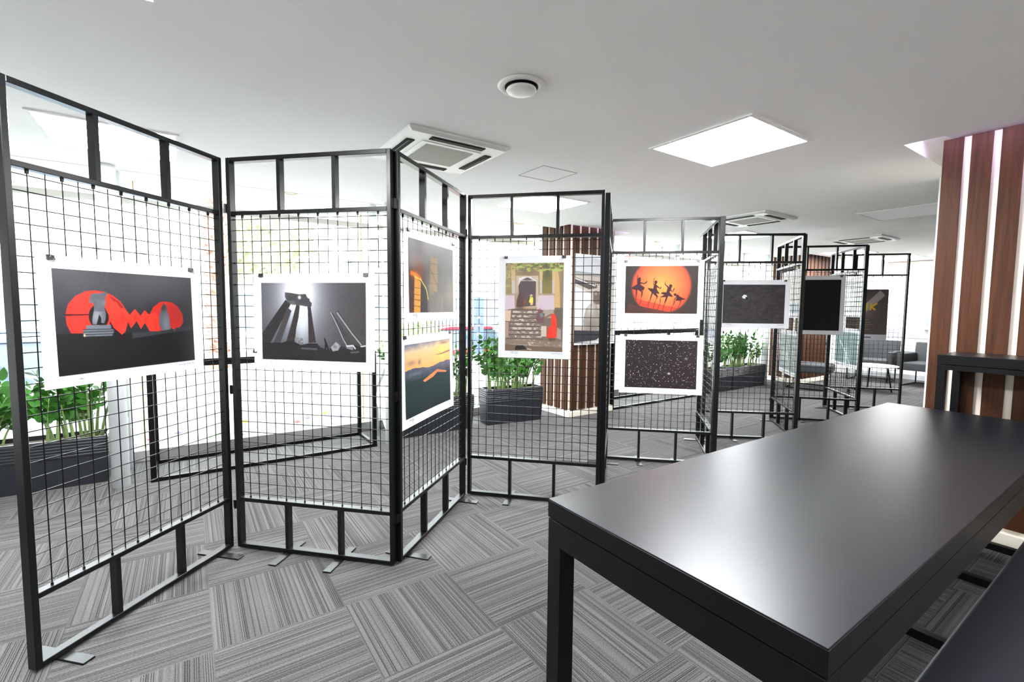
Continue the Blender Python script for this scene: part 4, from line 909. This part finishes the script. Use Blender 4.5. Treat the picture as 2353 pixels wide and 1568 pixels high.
# ================================================================ planters and plants
def planter(label, x, y, L_, D_, H_, rz=0.0):
    t = thing('planter', label, 'planter', (x, y, 0), rz, 'dark rectangular planters')
    b = MB(); tp = 0.012                      # walls lean out a little towards the rim
    def ring(k, z, inset=0.0): return [(-k+inset, -k+inset, z), (L_+k-inset, -k+inset, z), (L_+k-inset, D_+k-inset, z), (-k+inset, D_+k-inset, z)]
    lv = [(-tp, 0.0), (0.0, H_*0.62)]
    z = H_*0.62
    for i in range(6): lv += [(0.0, z), (0.004, z+H_*0.012), (0.004, z+H_*0.043), (0.0, z+H_*0.055)]; z += H_*0.06
    lv += [(0.0, H_)]
    vs = []; fs = []
    for k, zz in lv: vs += ring(k, zz)
    vs += ring(0.0, H_, 0.018); vs += ring(0.0, H_-0.05, 0.02)
    nr = len(vs)//4
    fs.append((3, 2, 1, 0))
    for r_ in range(nr-1):
        for i in range(4): fs.append((r_*4+i, r_*4+(i+1) % 4, r_*4+4+(i+1) % 4, r_*4+4+i))
    fs.append(tuple((nr-1)*4+i for i in range(4)))
    b.add(vs, fs).build('box', M['pot'], t)
    MB().box(0.022, L_-0.022, 0.022, D_-0.022, H_-0.046, H_-0.03).build('soil', M['soil'], t)
    return t
def zz_plant(label, x, y, z, n, hgt, spread, seed, rz=0.0, ln=0.07):
    """upright glossy plant: thick stalks carrying pairs of oval leaves"""
    R = random.Random(seed)
    t = thing('potted_plant', label, 'plant', (x, y, z), rz, 'leafy green plants in the planters')
    for i in range(n):
        bx, by = spread[0]*(R.random()-0.5), spread[1]*(R.random()-0.5)
        h = hgt*(0.55+0.5*R.random()); lean = R.uniform(0.05, 0.42); az = R.uniform(0, 2*PI)
        if spread[0] > 0: lean_x = lean*math.cos(az)+0.35*bx/spread[0]; lean_y = lean*math.sin(az)*0.5-0.05
        pts = []; m = 9
        for k in range(m+1):
            s = k/m; q = s*s*0.7+s*0.3
            pts.append(Vector((bx+lean_x*h*q, by+lean_y*h*q, -0.02+h*s*(1-0.10*s))))
        r0 = R.uniform(0.007, 0.012)
        st = MB().tube(pts, [r0*(1-0.75*k/m) for k in range(m+1)], 7).build('stalk', M['stem'], t, smooth=True)
        lf = MB(); nl = R.randint(7, 11)
        for j in range(nl):
            s = 0.42+0.56*j/(nl-1); f_ = s*m; a_ = min(int(f_), m-1); p = pts[a_].lerp(pts[a_+1], f_-a_); d = (pts[a_+1]-pts[a_]).normalized()
            side = d.cross(Vector((math.cos(az+0.6), math.sin(az+0.6), 0.2))).normalized()
            for sg in ((-1, 1) if j < nl-1 else (0,)):
                if R.random() < 0.12: continue
                out = (side*sg*0.9+d*(0.55 if sg else 1.4)+Vector((R.uniform(-.25, .25), R.uniform(-.25, .25), R.uniform(-.2, .1)))).normalized()
                L0 = ln*R.uniform(0.7, 1.2); wd = L0*0.26; nrm = out.cross(d).normalized(); wv = nrm.cross(out).normalized()*R.choice((1, 1, -1))
                wv = (wv+nrm*R.uniform(-0.6, 0.6)).normalized(); nn = out.cross(wv).normalized()
                vs = []; prof = ((0.0, 0.06), (0.15, 0.6), (0.35, 1.0), (0.6, 0.95), (0.82, 0.55), (1.0, 0.03))
                for u_, w_ in prof:
                    c_ = p+out*(L0*u_)-nn*(0.10*L0*u_*u_)
                    vs += [c_-wv*(wd*w_)+nn*0.10*wd*w_, c_, c_+wv*(wd*w_)+nn*0.10*wd*w_]
                fs = []
                for q in range(len(prof)-1):
                    o = q*3; fs += [(o, o+1, o+4, o+3), (o+1, o+2, o+5, o+4)]
                lf.add(vs, fs)
        lf.build('leaves', M['leaf'], st, smooth=True)
    return t
planter('ribbed dark planter at the left edge behind the red circles panel', -1.62, 4.36, 1.12, 0.26, 0.336)
zz_plant('green plant with thick stalks at the far left edge', -1.30, 4.48, 0.30, 22, 0.64, (0.50, 0.14), 3, ln=0.085)
zz_plant('green plant in the leftmost planter, right of the first post', -0.72, 4.48, 0.30, 13, 0.60, (0.36, 0.12), 11, ln=0.085)
planter('dark planter behind the sunset print', 1.675, 4.27, 0.78, 0.25, 0.36)
zz_plant('green plant showing around the sunset print', 2.08, 4.39, 0.33, 24, 0.66, (0.66, 0.12), 21)
planter('ribbed dark planter left of the striped column', 2.613, 4.262, 0.69, 0.22, 0.386, math.radians(-7.5))
zz_plant('bushy green plant below and left of the doorway print', 2.95, 4.33, 0.35, 44, 0.68, (0.60, 0.12), 8, ln=0.07)
planter('dark planter farther along, half behind the post of the white bird panel', 6.42, 4.10, 0.60, 0.28, 0.36)
planter('dark planter under the white bird print, right-hand one', 7.06, 4.10, 0.96, 0.28, 0.36)
zz_plant('green plant in the planter half behind the white bird panel post', 6.72, 4.24, 0.33, 22, 0.62, (0.50, 0.14), 30)
zz_plant('bright green plant below the white bird print', 7.35, 4.24, 0.33, 34, 0.66, (0.62, 0.14), 35)
zz_plant('small green plant right of the bright one below the white bird print', 7.90, 4.24, 0.33, 6, 0.45, (0.20, 0.12), 36)

# ================================================================ outside, beyond the glass
M['pave'] = add_noise(mat('pale_paving', rgb(124, 123, 120), 0.9), 3, 0.05)
M['green'] = add_noise(mat('hedge_green', rgb(132, 158, 108), 0.8), 14, 0.25)
struct('ground', MB().box(-14, 26, 5.02, 7.0, -0.35, -0.04), M['pave'])
struct('road', MB().box(-20, 34, 7.0, 30, -0.78, -0.70), M['pave'])
R = random.Random(4)
tag(MB().box(-0.7, 13, 6.9, 7.0, -0.70, 0.46).build('street_wall', M['white']), 'low white wall between the paving and the street outside', 'wall')
def blob_mesh(n, x0, x1, y0, y1, z0, z1, s, seed):
    rr = random.Random(seed); b = MB()
    for i in range(n):
        c = Vector((rr.uniform(x0, x1), rr.uniform(y0, y1), rr.uniform(z0, z1))); a = Vector((rr.gauss(0, 1), rr.gauss(0, 1), rr.gauss(0, 1))).normalized(); u = a.orthogonal().normalized()*s*rr.uniform(.6, 1.3); v_ = a.cross(u)*0.5
        b.add([c-u, c+v_, c+u, c-v_], [(0, 1, 2, 3)])
    return b
tag(blob_mesh(1100, -2.2, 9.5, 5.08, 5.30, -0.03, 0.07, 0.025, 1).build('bedding_plants', mat('bedding_green', rgb(150, 170, 140), 0.8)), 'low strip of bedding plants outside along the window kerb', 'plants', kind='stuff')
fc = {'yellow': mat('flower_yellow', rgb(236, 206, 40), 0.6), 'red': mat('flower_red', rgb(206, 60, 70), 0.6), 'purple': mat('flower_purple', rgb(120, 90, 160), 0.6)}
fx = [(-0.30, 'red'), (-0.1, 'purple'), (0.42, 'yellow'), (0.88, 'red'), (0.98, 'purple'), (1.15, 'yellow'), (1.32, 'purple'), (1.75, 'yellow'), (2.2, 'red'), (2.6, 'purple')]
for i, (x, c) in enumerate(fx):
    nxt = ['below the red circles print', 'below the ruined columns print'][x > 0.95]
    o = MB()
    for k in range(6):
        a = k*PI/3; o.lathe([(0.012, -0.004), (0.016, 0.003), (0.006, 0.010)], 8, (0.017*math.cos(a), 0.017*math.sin(a), 0))
    o.lathe([(0.008, 0), (0.009, 0.012), (0.003, 0.016)], 8)
    o = o.build('petals', fc[c]); t = thing('flower', 'small %s flower outside the window kerb near %s, number %d from the left' % (c, nxt, i+1), 'flower', (x, 5.10, 0.10+0.03*(i % 3)), 0, 'flowers outside the window'); o.parent = t
    t['label'] = 'small %s flower outside the window, %s in the row of flowers' % (c, ['first', 'second', 'third', 'fourth', 'fifth', 'sixth', 'seventh', 'eighth', 'ninth', 'tenth'][i])
    MB().tube([(0, 0, -0.12), (0, 0, 0)], 0.003, 6).build('flower_stem', M['green'], t)
def hedge(label, x0, x1, y0, y1, z0, z1, n, seed):
    t = thing('hedge', label, 'hedge', (0, 0, 0)); MB().box(x0+.1, x1-.1, y0+.1, y1-.1, z0, z1-.1).build('core', M['green'], t, bevel=0.08, seg=2)
    blob_mesh(n, x0, x1, y0, y1, z0, z1, 0.07, seed).build('leaves', M['green'], t)
hedge('green hedge across the street seen between the burning pillar and sunset prints', 3.2, 4.5, 9.0, 9.8, -0.7, 0.95, 1500, 3)
hedge('green hedge across the street beside the blue sign post', 6.2, 7.2, 9.2, 9.8, -0.7, 1.35, 1000, 5)
def car(label, x, y, rz, col, L_=4.2):
    t = thing('car', label, 'car', (x, y, -0.70), rz, 'parked cars across the pavement'); W_ = 1.7
    low = [(-2.1, 0.30), (-2.1, 0.72), (-1.95, 0.86), (-1.2, 0.93), (1.35, 0.93), (1.98, 0.80), (2.1, 0.62), (2.1, 0.30), (1.75, 0.26), (-1.75, 0.26)]
    MB().prism(low, -W_/2, W_/2).build('body', mat('car_paint', col, 0.25, coat=0.5), t, bevel=0.05, seg=3, smooth=False)
    cab = [(-1.75, 0.90), (-1.35, 1.36), (-0.9, 1.45), (0.25, 1.45), (0.95, 0.92)]
    c = MB().prism(cab, -W_/2+0.08, W_/2-0.08); c.v = [(x_, y_*(1-0.22*max(0, z_-0.92)/0.5), z_) for x_, y_, z_ in c.v]
    c.build('windows', mat('car_glass', rgb(60, 70, 84), 0.1), t)
    rf = [(-1.30, 1.40), (-0.9, 1.47), (0.25, 1.47), (0.33, 1.41)]
    MB().prism(rf, -W_/2+0.2, W_/2-0.2).build('roof', mat('car_roof', col, 0.25), t)
    for wx in (-1.3, 1.3):
        for wy in (-W_/2+0.02, W_/2-0.2):
            wl = MB().tube([(wx, wy-0.02, 0.31), (wx, wy+0.20, 0.31)], 0.31, 24).build('wheel', mat('tyre', rgb(34, 34, 36), 0.8), t)
            MB().tube([(wx, wy-0.03, 0.31), (wx, wy+0.21, 0.31)], 0.18, 16).build('hubcap', mat('hubcap', rgb(170, 172, 176), 0.3), wl)
car('blue car across the street between the two leftmost prints', -1.5, 10.3, math.radians(4), rgb(120, 160, 196))
car('pale blue car seen low through the left planter leaves', -2.6, 7.9, math.radians(2), rgb(170, 184, 200))
car('red car across the street right of the sunset print', 6.4, 11.2, math.radians(-6), rgb(205, 40, 60))
car('white car across the street seen left of the ruined columns print', -1.9, 13.6, 0, rgb(220, 222, 224))
t = thing('traffic_barrier', 'red and white low barrier on the street behind the ruined columns panel', 'barrier', (1.25, 8.6, -0.7))
MB().box(-0.5, 0.5, -0.04, 0.04, 0.72, 0.84).build('rail', mat('barrier_red', rgb(210, 60, 70), 0.5), t); MB().box(-0.5, 0.5, -0.035, 0.035, 0.86, 0.98).build('upper_rail', mat('barrier_green', rgb(60, 150, 120), 0.5), t)
for x in (-0.45, 0.45): MB().box(x-0.03, x+0.03, -0.03, 0.03, 0, 0.9).build('post', M['white'], t)
t = thing('sign_post', 'dark blue upright sign post outside, left of the doorway print', 'sign', (5.29, 9.0, -0.7))
MB().box(-0.10, 0.10, -0.05, 0.05, 0, 2.19).build('post', mat('sign_blue', rgb(70, 84, 122), 0.5), t)
mk_ = MB()
for z in (1.55, 1.72, 1.36, 1.18): mk_.box(-0.075, 0.0, -0.054, -0.05, z, z+0.05)
mk_.build('markings', M['white'], t)
# palm with a rough pinkish trunk, and a pale leafy tree
t = thing('palm_tree', 'palm with rough reddish trunk outside right of the red circles print', 'tree', (0.36, 9.0, -0.7))
MB().tube([(0, 0, 0), (0.02, 0, 1.4), (0.05, 0, 3.6), (0.08, 0, 7.0)], [0.17, 0.15, 0.15, 0.16], 18).build('trunk', add_noise(mat('palm_trunk', rgb(196, 140, 120), 0.9), 12, 0.35), t, smooth=True)
rr = random.Random(9); b = MB()
for i in range(700):
    a = rr.uniform(0, 2*PI); z = rr.uniform(0.9, 6.8); c = Vector((0.04+0.16*math.cos(a), 0.16*math.sin(a), z)); o_ = Vector((math.cos(a), math.sin(a), rr.uniform(0.4, 1.2))).normalized()*rr.uniform(0.05, 0.10); s_ = Vector((-math.sin(a), math.cos(a), 0))*0.03
    b.add([c-s_, c+s_, c+o_], [(0, 1, 2)])
b.build('bark_scales', add_noise(mat('bark_scales', rgb(150, 108, 92), 0.9), 20, 0.3), t)
t = thing('street_tree', 'pale green leafy tree across the street above the ruined columns print', 'tree', (1.5, 12.6, -0.7))
MB().tube([(0, 0, 0), (0.1, 0, 2.2), (0.0, 0, 3.6)], [0.12, 0.09, 0.05], 12).build('trunk', mat('grey_bark', rgb(150, 140, 128), 0.9), t, smooth=True)
cr = MB(); rr = random.Random(12)
for i in range(2600):
    d = Vector((rr.gauss(0, 1), rr.gauss(0, 1), rr.gauss(0, 1))).normalized()*rr.uniform(0.5, 1.0); c = Vector((d.x*1.3, d.y*1.3, 3.4+d.z*1.0)); a = Vector((rr.gauss(0, 1), rr.gauss(0, 1), rr.gauss(0, 1))).normalized(); u = a.orthogonal().normalized()*0.09; v_ = a.cross(u)*0.5
    cr.add([c-u, c+v_, c+u, c-v_], [(0, 1, 2, 3)])
cr.build('crown', add_noise(mat('pale_leaf_green', rgb(176, 184, 150), 0.8), 8, 0.3), t)
t = thing('street_sign', 'red sign on a pole outside above the ballet dancers print', 'sign', (9.9, 9.0, -0.7))
MB().tube([(0.15, 0, 0), (0.15, 0, 3.9)], 0.03, 10).build('pole', M['steel'], t); MB().box(-0.05, 0.33, -0.05, -0.03, 3.2, 3.72).build('board', mat('sign_red', rgb(214, 90, 80), 0.5), t)
t = thing('building', 'pale building with balconies far across the street', 'building', (0, 22, -0.7))
MB().box(-16, 30, 0, 6, 0, 9).build('wall', M['white'], t)
for k in range(14):
    MB().box(-14+k*3.0, -12.4+k*3.0, -0.06, 0, 1.0, 2.4).build('window', mat('pale_window', rgb(120, 140, 150), 0.3), t)
    MB().box(-14.3+k*3.0, -12.1+k*3.0, -0.5, 0, 3.4, 3.55).build('balcony', M['white'], t)
